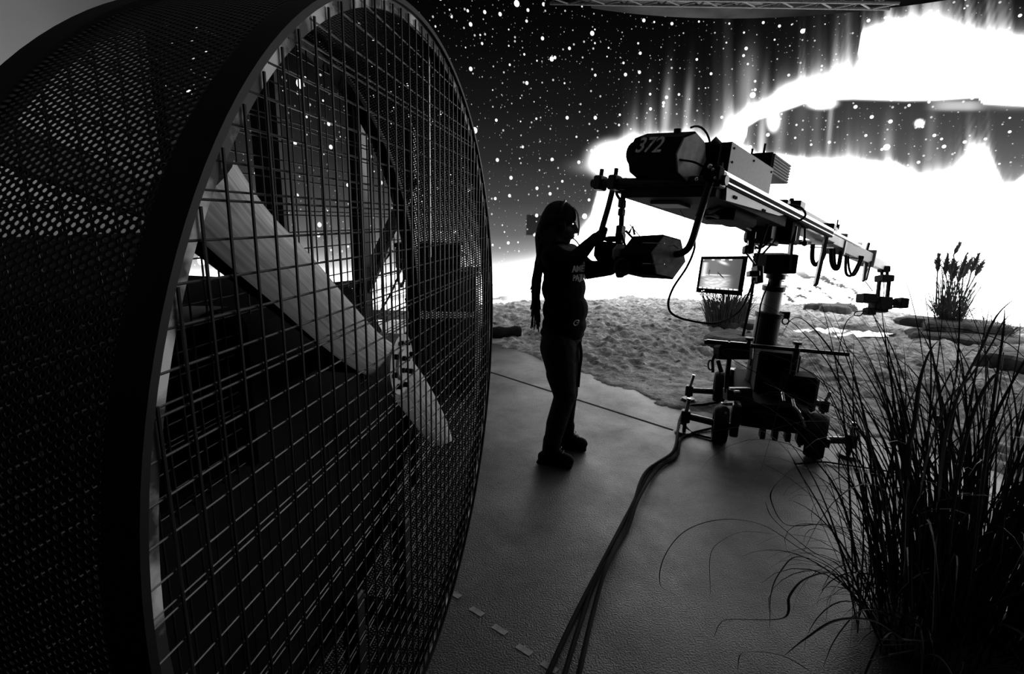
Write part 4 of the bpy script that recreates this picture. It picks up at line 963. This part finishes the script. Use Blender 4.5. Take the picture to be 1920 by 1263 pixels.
# T bar, posts and the tool pouch
bl_, br_ = W(1320, 640, 4.0), W(1592, 664, 3.9)
b = MB(); a = nrm(br_-bl_); b.box((bl_+br_)/2, a, np.cross(XZ, a), XZ, np.linalg.norm(br_-bl_)/2, .014, .014, .003); dp(b, 'cross_bar', M_BLACK)
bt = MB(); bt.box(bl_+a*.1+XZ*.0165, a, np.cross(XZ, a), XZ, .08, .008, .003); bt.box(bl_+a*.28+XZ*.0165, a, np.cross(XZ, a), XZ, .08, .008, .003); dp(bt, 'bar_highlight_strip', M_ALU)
for x, y in ((1405, 637), (1495, 645)):
    c = W(x, y, 3.93); dp(MB().cyl(c, c+XZ*.02, .034, n=16), 'bar_knob', M_BLACK, True); dp(MB().cyl(c-XZ*.05, c, .016, n=10), 'knob_stem', M_BLACK, True)
dp(MB().cyl(W(1494, 652, 3.92), W(1481, 730, 3.98), .026, n=14), 'bar_post', M_BLACK, True)
dp(MB().cyl(W(1409, 652, 3.95), W(1408, 672, 3.95), .014, n=12), 'chrome_pin', M_ALU, True)
dp(MB().tube([W(1368, 668, 4.0), W(1363, 705, 4.02), W(1362, 735, 4.05)], .018, 10), 'brake_lever', M_BLACK, True)
dp(MB().box(W(1375, 660, 4.02), rt, fw, up, .135, .07, .055, .015), 'tool_pouch', M_MATT)
dp(MB().box(W(1383, 738, 4.05), rt, fw, up, .10, .05, .05, .01), 'brake_housing', M_BLACK)
b = MB(); c = W(1332, 684, 4.0); b.tube([c+.032*(math.cos(t)*rt*.55+math.sin(t)*up*1.2) for t in np.linspace(0, 2*math.pi, 17)[:-1]], .006, 6, closed=True)
b.tube([W(1341, 664, 4.0), W(1336, 676, 4.0), W(1337, 698, 4.0)], .012, 6); b.tube([W(1346, 676, 4.0), W(1353, 697, 4.0)], .016, 8); b.tube([W(1345, 682, 4.0), W(1350, 700, 4.0), W(1352, 706, 4.0)], .004, 5)
dp(b, 'hanging_tools', M_BLACK)

# ------------------------------------------------------------------ person at the handle
def remesh(ob, vox, sm=4, it_shade=True):
    m1 = ob.modifiers.new('fuse', 'REMESH'); m1.mode = 'VOXEL'; m1.voxel_size = vox
    m2 = ob.modifiers.new('smooth', 'SMOOTH'); m2.factor = .5; m2.iterations = sm
    dg = bpy.context.evaluated_depsgraph_get(); me = bpy.data.meshes.new_from_object(ob.evaluated_get(dg))
    ob.modifiers.clear(); old = ob.data; ob.data = me; me.name = old.name; bpy.data.meshes.remove(old)
    for p in me.polygons: p.use_smooth = True
    return ob
per = thing('person', 'person with waist length dreadlocks and headset, in a black hoodie, holding the crane handle', 'person', G(1050, 862))
HD = W(1052, 420, 3.28)             # head centre
fc = nrm([.955, -.18, -.16]); sd = nrm(np.cross(XZ, fc)); hu = nrm(np.cross(fc, sd))   # face direction, person's left (far side), head up
def hp(f_, s_, u_): return HD+fc*f_+sd*s_+hu*u_
NS = W(1038, 482, 3.14); FS = W(1068, 478, 3.46)          # near / far shoulder
NE = W(1074, 491, 3.06); NHa = W(1106, 456, 3.22)         # near elbow, wrist
FE = W(1102, 506, 3.50); FHa = W(1146, 502, 3.36)
NK = W(1055, 455, 3.32)
pel = W(1052, 632, 3.46); chest = W(1058, 520, 3.30); belly = W(1061, 585, 3.38)
NHip = W(1046, 650, 3.38); FHip = W(1058, 648, 3.56)
NKn = W(1059, 742, 3.42); FKn = W(1064, 738, 3.66)
NAn = W(1034, 838, 3.53); FAn = W(1062, 806, 3.78)
g_n = G(1040, 880); g_f = G(1075, 841)
b = MB()
# head with features, neck, trunk, limbs, fused into one continuous surface
b.sph(hp(-.012, 0, .035), .098, .078, .092, fc, sd, hu, 24, 16)
b.sph(hp(.028, 0, -.035), .068, .060, .078, fc, sd, hu, 20, 14)
b.sph(hp(.062, 0, -.098), .022, .026, .020, fc, sd, hu)               # chin
b.cone2(hp(.088, 0, .012), .010, hp(.112, 0, -.026), .013)            # nose
b.sph(hp(.108, .011, -.030), .010); b.sph(hp(.108, -.011, -.030), .010)
b.sph(hp(.090, 0, -.058), .013, .026, .007, fc, sd, hu); b.sph(hp(.088, 0, -.070), .012, .023, .008, fc, sd, hu)
for s_ in (-1, 1):
    b.sph(hp(.076, s_*.032, .008), .015, .016, .012, fc, sd, hu)      # eye
    b.sph(hp(.084, s_*.032, .026), .012, .026, .007, fc, sd, hu)      # brow
    b.sph(hp(-.005, s_*.078, -.005), .018, .010, .030, fc, sd, hu)    # ear
    b.sph(hp(.058, s_*.044, -.028), .025, .02, .02, fc, sd, hu)       # cheek
b.cone2(hp(-.02, 0, -.07), .056, NK+[0, 0, -.06], .060)
b.cone2(NK+[0, 0, -.08], .075, chest, .120); b.cone2(chest, .12, belly, .118); b.cone2(belly, .118, pel, .118)
b.cone2(NS, .055, NE, .042); b.cone2(NE, .042, NHa, .028); b.cone2(FS, .055, FE, .042); b.cone2(FE, .042, FHa, .028)
b.cone2(NHip, .088, NKn, .056); b.cone2(NKn, .056, NAn, .038); b.cone2(FHip, .088, FKn, .056); b.cone2(FKn, .056, FAn, .038)
def hand(mb, wrist, palm_dir, across, grip_c, grip_ax, r_=.026, k=1.0):
    # fingers wrap round a bar of radius r_ through grip_c along grip_ax
    pd = nrm(palm_dir); ga = nrm(grip_ax); cr = nrm(np.cross(ga, pd))
    pc_ = grip_c-pd*(r_+.030)
    mb.cone2(wrist, .027*k, pc_-pd*.018, .028*k)
    mb.box(pc_-pd*.004, ga, cr, pd, .040*k, .014*k, .040*k, .010)
    for i, (o_, fr) in enumerate(((-.032, .95), (-.011, 1.05), (.011, 1.0), (.031, .85))):
        pts = []
        for t in np.linspace(-2.2, 1.5, 9): pts.append(grip_c+ga*o_*k+(r_+.009)*(pd*math.sin(t*fr)*1.0+cr*-math.cos(t*fr)))
        pts = [pc_+ga*o_*k+cr*-.010+pd*.02]+pts[2:]
        mb.tube(pts, [.0095*k]*(len(pts)-1)+[.0075*k], 8); mb.sph(pts[-1], .0085*k, nu=8, nv=6)
    th = [pc_+ga*-.030*k+cr*.008, pc_+ga*-.055*k+pd*.012+cr*.016, grip_c+ga*-.050*k+cr*(r_+.012), grip_c+ga*-.040*k+pd*(r_*.6)+cr*(r_+.004)]
    mb.tube(th, [.013*k, .012*k, .0105*k, .009*k], 8); mb.sph(th[-1], .0095*k, nu=8, nv=6)
barA, barB = HF[1], HF[2]; gc = W(1125, 440, 3.34); gax = nrm(barA-barB)
gl = MB(); hand(gl, NHa, gc-NHa, None, gc, gax, .0195, 1.12)
gc2 = wc+.045*rt*-.9; gl2 = MB(); hand(gl2, FHa, wc-FHa-.02*up, None, W(1162, 497, 3.15), nrm(up+rt*.2), .014, 1.12)
hands_body = MB()
for q in (gl, gl2): b.add(q.v, q.f)
for an, g_, kn in ((NAn, g_n, NKn), (FAn, g_f, FKn)): b.cone2(an, .036, np.array([an[0]+.02, an[1], .06]), .032)
body = b.build('body', M_SKIN, per, True); remesh(body, .006, 3)
# gloves closely over the hands
for q in (gl, gl2):
    o = q.build('glove', M_MATT, per, True)
    m1 = o.modifiers.new('fuse', 'REMESH'); m1.mode = 'VOXEL'; m1.voxel_size = .004
    m3 = o.modifiers.new('push', 'DISPLACE'); m3.strength = .0055; m3.mid_level = 0
    dg = bpy.context.evaluated_depsgraph_get(); me = bpy.data.meshes.new_from_object(o.evaluated_get(dg)); o.modifiers.clear(); o.data = me
    for p in me.polygons: p.use_smooth = True
# hoodie
fd = nrm([.93, -.36, 0]); ld = nrm(np.cross(XZ, fd))
def tor(c, a_, b_, h_): b.sph(c, a_, b_, h_, fd, ld, XZ, 20, 12)
b = MB()
b.cone2(NK+[-.03, 0, -.045], .085, chest+fd*-.01, .128)
tor(W(1057, 500, 3.30), .135, .20, .12); tor(W(1057, 540, 3.34), .142, .18, .14); tor(W(1060, 580, 3.38), .150, .175, .14); tor(W(1058, 608, 3.42), .148, .172, .10)
b.cone2(NS+[.01, 0, -.01], .078, NE, .055); b.cone2(NE, .055, NHa*.93+NE*.07, .040)
b.cone2(FS, .078, FE, .064); b.cone2(FE, .064, FHa*.95+FE*.05, .050)
b.cone2(NS, .08, FS, .08); b.cone2(FE+[0, 0, -.01], .05, FHa*.7+FE*.3-XZ*.01, .045)
hem = W(1054, 624, 3.44); b.tube([hem+XZ*.03, hem, hem-XZ*.025], [.14, .150, .138], 24)
tor(NK+[-.055, 0, -.035], .075, .10, .055)
hood = b.build('hoodie', M_CLOTH, per, True); remesh(hood, .009, 4)
# chest lettering and hem badge
dn = nrm(CAM-W(1083, 505, 3.2)); tx = nrm(fd-dn*(fd@dn)*.7)
def tsurf(px, py):
    # first hit of the picture ray with the hoodie
    q = ray(px, py); q = q/np.linalg.norm(q)
    ok, loc, no, _ = hood.ray_cast(Vector(CAM-ORG['hoodie'] if False else CAM-ORG[per.name]), Vector(q))
    if not ok: return W(px, py, 3.2), -q
    return np.array(loc)+ORG[per.name], np.array(no)
def print_on(s, size, px, py, name, sheer):
    p, n_ = tsurf(px, py); n_ = nrm(n_); yy = nrm(XZ-n_*n_[2]); xx = np.cross(yy, n_)
    text_mesh(s, size, p+n_*.006, xx, yy, M_PRINT, name, per, .003)
pA, _n = tsurf(1081, 504); pB, _n = tsurf(1083, 520); _s = nrm(tsurf(1077, 512)[1]+tsurf(1086, 512)[1]); _s = nrm(_s*[1, 1, 0]); xx = nrm(np.cross(XZ, _s))
text_mesh('AME', .054, pA+_s*.012, xx, XZ, M_PRINT, 'chest_print', per, .003); text_mesh('PATA', .052, pB+_s*.012, xx, XZ, M_PRINT, 'chest_print', per, .003)
p_, n_ = tsurf(1080, 604); n_ = nrm(n_); yy = nrm(XZ-n_*n_[2]); xx = np.cross(yy, n_)
MB().tube([p_+n_*.004+.020*(math.cos(t)*xx+math.sin(t)*yy) for t in np.linspace(.5, 5.8, 20)], .0035, 6).build('hem_badge', M_PRINT, per)
MB().tube([p_+n_*.004+xx*.004, p_+n_*.004+xx*.020, p_+n_*.004+xx*.018-yy*.01], .003, 6).build('hem_badge', M_PRINT, per)
# trousers
b = MB()
b.sph(W(1053, 636, 3.47), .140, .165, .10, fd, ld, XZ); b.cone2(NHip, .122, NKn, .076); b.cone2(FHip, .115, FKn, .076)
b.cone2(NKn, .072, W(1043, 795, 3.48), .070); b.cone2(W(1043, 795, 3.48), .070, NAn+[0, 0, .02], .056); b.cone2(FKn, .07, FAn+[0, 0, .04], .05)
b.cone2(W(1050, 700, 3.4), .095, W(1058, 738, 3.42), .074)
for k in range(4): a = NAn*(1-k*.12)+NKn*k*.12; b.sph(a, .062, .06, .018)
tro = b.build('trousers', M_DENIM, per, True); remesh(tro, .010, 3)
MB().tube(curve([W(1087, 640, 3.4), W(1090, 665, 3.4), W(1087, 690, 3.42), W(1084, 725, 3.44)], 6), .010, 8).build('hanging_strap', M_MATT, per, True)
MB().tube(curve([W(1084, 640, 3.38), W(1084, 690, 3.40), W(1082, 722, 3.42)], 6), .004, 6).build('belt_cord', M_DENIM, per, True)
# boots
def boot(an, g_, dirv, name='boot'):
    dirv = nrm(dirv); sdv = np.cross(XZ, dirv); g0 = np.array([an[0], an[1], 0.]); b = MB()
    b.cone2(g0+XZ*.18, .060, g0+XZ*.08-dirv*.005, .060)
    b.sph(g0+XZ*.045-dirv*.04, .055, .042, .045, dirv, sdv, XZ); b.cone2(g0+XZ*.085, .055, g0+XZ*.05+dirv*.085, .046)
    b.sph(g0+XZ*.046+dirv*.10, .062, .054, .046, dirv, sdv, XZ)
    b.box(g0+XZ*.013+dirv*.03, dirv, sdv, XZ, .125, .046, .012, .008)
    o = b.build(name, M_MATT, per, True); remesh(o, .006, 2)
    l = MB()
    for k in range(4):
        c = g0+XZ*(.155-.026*k)+dirv*(.045+.018*k); l.tube([c-sdv*.026, c+dirv*.008+XZ*.004, c+sdv*.026], .003, 5)
    l.build('laces', M_GREY, o); return o
boot(NAn, g_n, [.95, -.30, 0]); boot(FAn, g_f, [.98, -.15, 0])
# headband, hair and locks
b = MB(); b.sph(hp(-.02, 0, .045), .108, .092, .098, fc, sd, hu, 24, 16); b.sph(hp(-.07, 0, .0), .07, .085, .11, fc, sd, hu); b.sph(hp(-.085, 0, -.06), .065, .09, .11, fc, sd, hu); b.cone2(hp(-.095, 0, -.10), .055, W(1020, 492, 3.3), .045); b.cone2(hp(-.095, -.05, -.10), .05, W(1018, 490, 3.2), .04)
cap = b.build('hair', M_HAIR, per, True); remesh(cap, .006, 4)
b = MB()
for k in range(64):
    a = rng.random(); sx = (rng.random()-.5)
    st = hp(-.085+.05*rng.random(), sx*.13, .06-.11*rng.random())
    ex = 993+17*rng.random()+5*a; ey = 540+82*rng.random()**.9
    m1x = 1022-10*rng.random(); m2x = 999+15*rng.random()
    dp_ = 3.28+.12*sx
    pts = curve([st, W(m1x, 455+8*rng.random(), dp_-.03), W(m2x+1, 510+8*rng.random(), dp_-.02), W((m2x+ex)/2+rng.normal()*1.5, 545 if ey > 560 else 530, dp_+.02), W(ex, ey, dp_+.07)], 5)
    n_ = len(pts); rr_ = [(.0055+.0025*rng.random())*(1-.45*(i/n_)**3)*(1+.12*math.sin(i*2.1+k)) for i in range(n_)]
    b.tube(pts, rr_, 6)
for k in range(26):      # locks lying over the near side of the head
    t = k/25; st = hp(.045-.12*t, -.045, .105-.02*t)
    pts = curve([st, hp(.035-.11*t, -.095, .05-.03*t), hp(-.02-.09*t, -.105, -.03-.03*t), W(1030-10*t, 462, 3.15+.03*t), W(1012-7*t+4*rng.random(), 505+20*rng.random(), 3.2), W(1008-6*t, 560+30*rng.random(), 3.3)], 5)
    b.tube(pts, [.0075]*len(pts), 6)
b.build('dreadlocks', M_HAIR, cap, True)
b = MB(); b.sph(hp(.0, -.092, -.008), .042, .016, .045, fc, sd, hu); b.tube(curve([hp(.0, -.098, .03), hp(-.005, -.09, .10), hp(-.005, 0, .148), hp(-.005, .09, .10), hp(0, .095, .0)], 6), .007, 8)
hs = b.build('headset', M_BLACK, per, True)
MB().tube(curve([hp(.02, -.098, -.03), hp(.07, -.095, -.055), hp(.115, -.06, -.078), hp(.145, -.035, -.105)], 6), .0042, 8).build('microphone_boom', M_BLACK, hs, True)
MB().sph(hp(.150, -.032, -.110), .010).build('microphone', M_BLACK, hs, True)
MB().sph(W(1074.5, 419.5, 3.16), .0045).build('status_light', mled, hs, True)
# thin strands before the face, paler than the rest of the hair
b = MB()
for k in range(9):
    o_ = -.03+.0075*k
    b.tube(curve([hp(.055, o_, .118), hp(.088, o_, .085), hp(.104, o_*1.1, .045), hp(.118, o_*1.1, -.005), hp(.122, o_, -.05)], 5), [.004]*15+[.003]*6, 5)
M_PALESTRAND = mat('pale_strand', .5, .7, noise=.3)
fr = b.build('fringe_strands', M_PALESTRAND, cap, True); fr['label'] = 'pale strands in front of the face'

# ------------------------------------------------------------------ grasses
def strip(vs, fs, pts, w, k=3, tw=0., up_=XZ):
    o = len(vs); n = len(pts)
    for i in range(n):
        t = i/(n-1); T = pts[min(i+1, n-1)]-pts[max(i-1, 0)]; T = T/(np.linalg.norm(T)+1e-9)
        ww = w*(.55+.45*min(1, t*4))*(1-t**2.2)*.5+.0004
        s_ = np.cross(T, up_+np.array([.3*math.sin(tw), .3*math.cos(tw), 0])); s_ = s_/(np.linalg.norm(s_)+1e-9)
        ca, sa = math.cos(tw), math.sin(tw); N = np.cross(s_, T); s2 = s_*ca+N*sa; N2 = np.cross(s2, T)
        vs.append(pts[i]+s2*ww+N2*ww*.35); vs.append(pts[i]-N2*ww*.15); vs.append(pts[i]-s2*ww+N2*ww*.35)
    for i in range(n-1):
        a = o+i*3; b_ = a+3; fs.append((a, b_, b_+1, a+1)); fs.append((a+1, b_+1, b_+2, a+2))
def arch(base, az, L, lean, droop, n=16, wob=0.):
    pts = [np.asarray(base, float)]; th = lean; st = L/n; a = az
    for i in range(n):
        th += droop*(i/n)**1.5/n*3.2; a += wob/n
        d = np.array([math.sin(th)*math.cos(a), math.sin(th)*math.sin(a), math.cos(th)]); nx = pts[-1]+d*st
        if nx[2] < .01: nx[2] = .01
        pts.append(nx)
    return pts
# foreground clump
BG = G(1790, 1205); BG[2] = 0
fg = thing('pampas_grass', 'tall dark grass clump filling the lower right foreground', 'grass', BG)
vs, fs = [], []
def CP(x, y): return 1200+x*.5724, 540+y*.5724
hand_blades = [
 (([460, 160], [500, 101], [545, 112], [625, 205], [700, 350], [745, 480], [800, 720], [835, 1060]), .013, 1.75, 1.55),
 (([655, 630], [648, 300], [655, 190], [685, 100], [760, 90], [900, 105]), .004, 2.0, 2.2),
 (([708, 158], [760, 265], [805, 400], [850, 600], [880, 800], [890, 1080]), .012, 1.7, 1.6),
 (([701, 160], [698, 300], [700, 420], [720, 620], [780, 900]), .005, 1.8, 1.7),
 (([118, 1005], [66, 970], [80, 880], [150, 795], [270, 758], [400, 775], [520, 850], [650, 930], [760, 1080], [810, 1200]), .006, 1.35, 1.55),
 (([230, 1000], [232, 870], [280, 820], [345, 797], [440, 805]), .003, 1.5, 1.6),
 (([500, 590], [440, 650], [430, 700], [480, 775], [600, 775], [720, 800], [800, 860]), .007, 1.5, 1.6),
 (([243, 1140], [262, 1100], [300, 1085], [470, 1081], [490, 1010], [540, 955], [630, 934], [700, 985], [780, 1150]), .009, 1.35, 1.5),
 (([480, 520], [520, 600], [580, 700], [650, 840], [720, 1000], [790, 1170]), .010, 1.45, 1.5),
 (([420, 232], [340, 203], [270, 205], [330, 250], [480, 330], [640, 420]), .004, 1.9, 2.0),
 (([230, 470], [340, 455], [430, 485], [510, 575], [600, 780], [700, 1000]), .005, 1.6, 1.6),
 (([1262, 22], [1215, 45], [1165, 100], [1120, 200], [1050, 340], [1000, 520], [975, 800], [960, 1150]), .020, 1.7, 1.6),
 (([1262, 60], [1200, 100], [1150, 190], [1085, 290], [1000, 390], [930, 620], [905, 900]), .016, 1.65, 1.6),
 (([1005, 150], [955, 200], [920, 300], [900, 450], [880, 560], [868, 950]), .020, 1.7, 1.6),
 (([728, 320], [700, 400], [650, 590], [690, 800], [760, 1050]), .006, 1.6, 1.6),
 (([740, -130], [830, -130], [960, -95], [1050, 20], [1110, 150], [1140, 300], [1120, 600], [1080, 1000]), .005, 1.7, 1.6),
 (([395, 600], [430, 480], [470, 330], [520, 230], [640, 200], [800, 250], [930, 330]), .003, 1.9, 2.0),
 (([380, 385], [470, 378], [560, 395], [650, 470], [740, 640], [800, 900]), .004, 1.7, 1.6),
 (([470, 1205], [540, 1150], [640, 1090], [760, 1090], [860, 1150]), .010, 1.35, 1.4),
 (([320, 1250], [330, 1200], [380, 1190], [470, 1205], [560, 1255]), .006, 1.3, 1.4),
 (([425, 1110], [430, 1000], [460, 930], [520, 880], [640, 930], [740, 1080]), .007, 1.4, 1.45),
 (([600, 1240], [640, 1150], [720, 1060], [800, 1060]), .007, 1.35, 1.4),
 (([410, 700], [440, 760], [560, 860], [640, 900], [700, 960]), .006, 1.45, 1.5),
 (([1258, 330], [1200, 280], [1150, 300], [1090, 420], [1040, 640], [1010, 900]), .014, 1.55, 1.55),
 (([1020, 170], [1060, 150], [1120, 200], [1180, 330], [1200, 600], [1180, 900]), .010, 1.7, 1.6),
 (([1195, 60], [1190, 150], [1165, 330], [1130, 600], [1090, 950]), .014, 1.7, 1.6),
 (([870, 210], [905, 160], [960, 130], [1080, 140], [1200, 180], [1262, 230]), .005, 1.8, 1.7)]
for pts, w, d0, d1 in hand_blades:
    n = len(pts); P = [W(*CP(x, y), d0+(d1-d0)*i/(n-1)) for i, (x, y) in enumerate(pts)]
    for p in P: p[2] = max(p[2], .012)
    P = curve(P, 8); 
    if pts[-1][1] > 850: P = P+[P[-1]*.5+BG*.5, BG*1.]
    strip(vs, fs, P[::-1], w, tw=rng.random()*.8-.4)
for k in range(520):
    a = rng.random()*2*math.pi; r_ = .26*math.sqrt(rng.random()); base = BG+np.array([r_*math.cos(a)*1.5, r_*math.sin(a), 0])
    az = a+rng.normal()*.7; L = 1.0+.65*rng.random(); lean = .06+.26*rng.random(); dr = .3+1.9*rng.random()**2
    if k % 5 == 0: L *= .6; dr = 2.2*rng.random()+.8; lean = .4+.4*rng.random()
    w = .005+.009*rng.random()
    P = arch(base, az, L, lean, dr, 16, rng.normal()*.5)
    # nothing may poke through the lens side
    if min(np.linalg.norm(p-CAM) for p in P) < .75: continue
    px_, py_, _ = proj(P[-1]); pm, pn, _ = proj(P[8])
    if px_ < 1480 and k % 3: continue
    strip(vs, fs, P, w, tw=rng.random()*1.6-.8)
for k in range(90):    # dead thatch at the base
    a = rng.random()*2*math.pi; base = BG+np.array([.3*math.cos(a)*rng.random(), .25*math.sin(a)*rng.random(), 0])
    strip(vs, fs, arch(base, a, .35+.35*rng.random(), .6, 1.6, 10), .006, tw=rng.random())
MB().add(vs, fs).build('leaves', M_GRASS, fg)
b = MB(); b.sph(BG+[0, 0, .05], .33, .24, .08); b.build('root_crown', M_DRY, fg, True)
b = MB()
for k in range(40):
    a = rng.random()*6.28; base = BG+np.array([.22*math.cos(a)*rng.random(), .17*math.sin(a)*rng.random(), 0]); P = arch(base, a, .7+.5*rng.random(), .06, .25, 8); b.tube(P, [.005*(1-.5*i/8) for i in range(9)], 5)
b.build('stems', M_GRASS, fg)

# plumed clump standing on the stacked rocks
PGz = z1+.235; PG = np.array([g1[0], g1[1]+.15, PGz]); 
pg = thing('pampas_grass', 'clump of pampas grass with tall plumes standing on stacked flat rocks', 'grass', PG)
dP = float((PG-CAM)@fw)
heads = [((1760, 478), (1758, 506)), ((1777, 477), (1772, 512)), ((1787, 490), (1782, 512)), ((1793, 494), (1787, 520)), ((1812, 478), (1799, 524)), ((1822, 485), (1806, 518)), ((1835, 477), (1822, 508)), ((1843, 491), (1830, 514)), ((1799, 458), (1788, 478))]
for (t_, b_) in heads:
    dd = dP+rng.normal()*.12; T_ = W(t_[0], t_[1], dd); B_ = W(b_[0], b_[1], dd); ax_ = nrm(T_-B_); ln = np.linalg.norm(T_-B_)
    thin = t_[1] < 470
    r_ = .016 if thin else .045
    bb = MB(); bb.tube([B_-ax_*.02, B_+ax_*ln*.25, B_+ax_*ln*.55, B_+ax_*ln*.85, T_], [r_*.3, r_*.65, r_*.62, r_*.4, .004], 9)
    for k in range(170):
        t = rng.random(); a = rng.random()*6.28; e1 = nrm(np.cross(ax_, [1, .2, 0])); e2 = np.cross(ax_, e1); o_ = (e1*math.cos(a)+e2*math.sin(a)); rr_ = r_*(.9 if t < .7 else 1.2-t)
        s_ = B_+ax_*ln*t+o_*rr_*.8; bb.tube([s_-o_*r_*.4, s_+ax_*.06+o_*.02], [.004, .0015], 3)
    bb.build('plume', M_PLUME, pg)
    ft = PG+np.array([rng.normal()*.12, rng.normal()*.08, 0]); bb = MB(); bb.tube(curve([ft, ft*.45+B_*.55+[0, 0, .03], B_], 4), .008, 6); bb.build('stalk', M_DRY, pg)
vs, fs = [], []
for k in range(330):
    a = rng.random()*6.28; base = PG+np.array([.22*math.cos(a)*rng.random(), .16*math.sin(a)*rng.random(), 0])
    up_k = k % 2 == 0
    strip(vs, fs, arch(base, a, (.6+.4*rng.random()) if up_k else (.35+.35*rng.random()), .08+.15*rng.random() if up_k else .4+.5*rng.random(), .4 if up_k else 1.3*rng.random()+.4, 9), .010)
MB().add(vs, fs).build('leaves', M_DRY, pg)
# low leafy clump under the monitor
q = G(1372, 618, .12); zq = HZ(q[0], q[1]+.25)
q = np.array([q[0], q[1]+.25, zq])
lg = thing('grass_clump', 'dense dry grass clump growing on the sand beneath the monitor', 'grass', q)
vs, fs = [], []
for k in range(420):
    a = rng.random()*6.28; r_ = .26*math.sqrt(rng.random()); base = q+np.array([r_*math.cos(a), r_*math.sin(a)*.7, 0])
    strip(vs, fs, arch(base, a, .45+.45*rng.random(), .05+.3*rng.random(), .3+1.0*rng.random(), 9), .014)
MB().add(vs, fs).build('leaves', M_DRY, lg)
# low mound of scrub behind the plumed clump
q = G(1868, 640, .1); q = np.array([q[0]+.1, q[1]+.2, HZ(q[0]+.1, q[1]+.2)])
sg = thing('grass_clump', 'low rounded scrub right of the plumed grass clump', 'grass', q)
vs, fs = [], []
for k in range(300):
    a = rng.random()*6.28; r_ = .3*math.sqrt(rng.random()); base = q+np.array([r_*math.cos(a), r_*math.sin(a)*.7, 0])
    strip(vs, fs, arch(base, a, .22+.25*rng.random(), .3+.5*rng.random(), 1.0*rng.random()+.3, 7), .008)
MB().add(vs, fs).build('leaves', M_DRY, sg)

# ------------------------------------------------------------------ added unseen fill spot that brightens the left wall, no known source
lt = bpy.data.lights.new('wall_fill_light', 'SPOT'); lt.energy = 140; lt.spot_size = math.radians(150); lt.spot_blend = .8; lt.shadow_soft_size = .15
lo = bpy.data.objects.new('wall_fill_light', lt); COL.objects.link(lo); lo.location = (-3.7, 7.2, 2.7)
dv = Vector((-7, 8.4, 3.6))-Vector(lo.location); lo.rotation_euler = dv.to_track_quat('-Z', 'Y').to_euler()
lt2 = bpy.data.lights.new('ceiling_fill_light', 'SPOT'); lt2.energy = 40; lt2.spot_size = math.radians(160); lt2.spot_blend = .7; lt2.shadow_soft_size = .1  # second added fill, hidden behind the LED wall to lift the ceiling
lo2 = bpy.data.objects.new('ceiling_fill_light', lt2); COL.objects.link(lo2); lo2.location = (3.4, 12.0, 3.6)
lo2.rotation_euler = (Vector((3.2, 11.0, 6.3))-Vector(lo2.location)).to_track_quat('-Z', 'Y').to_euler()
wd_ = bpy.data.worlds.new('world'); SC.world = wd_; wd_.use_nodes = True
wd_.node_tree.nodes['Background'].inputs[0].default_value = (0, 0, 0, 1); wd_.node_tree.nodes['Background'].inputs[1].default_value = 0
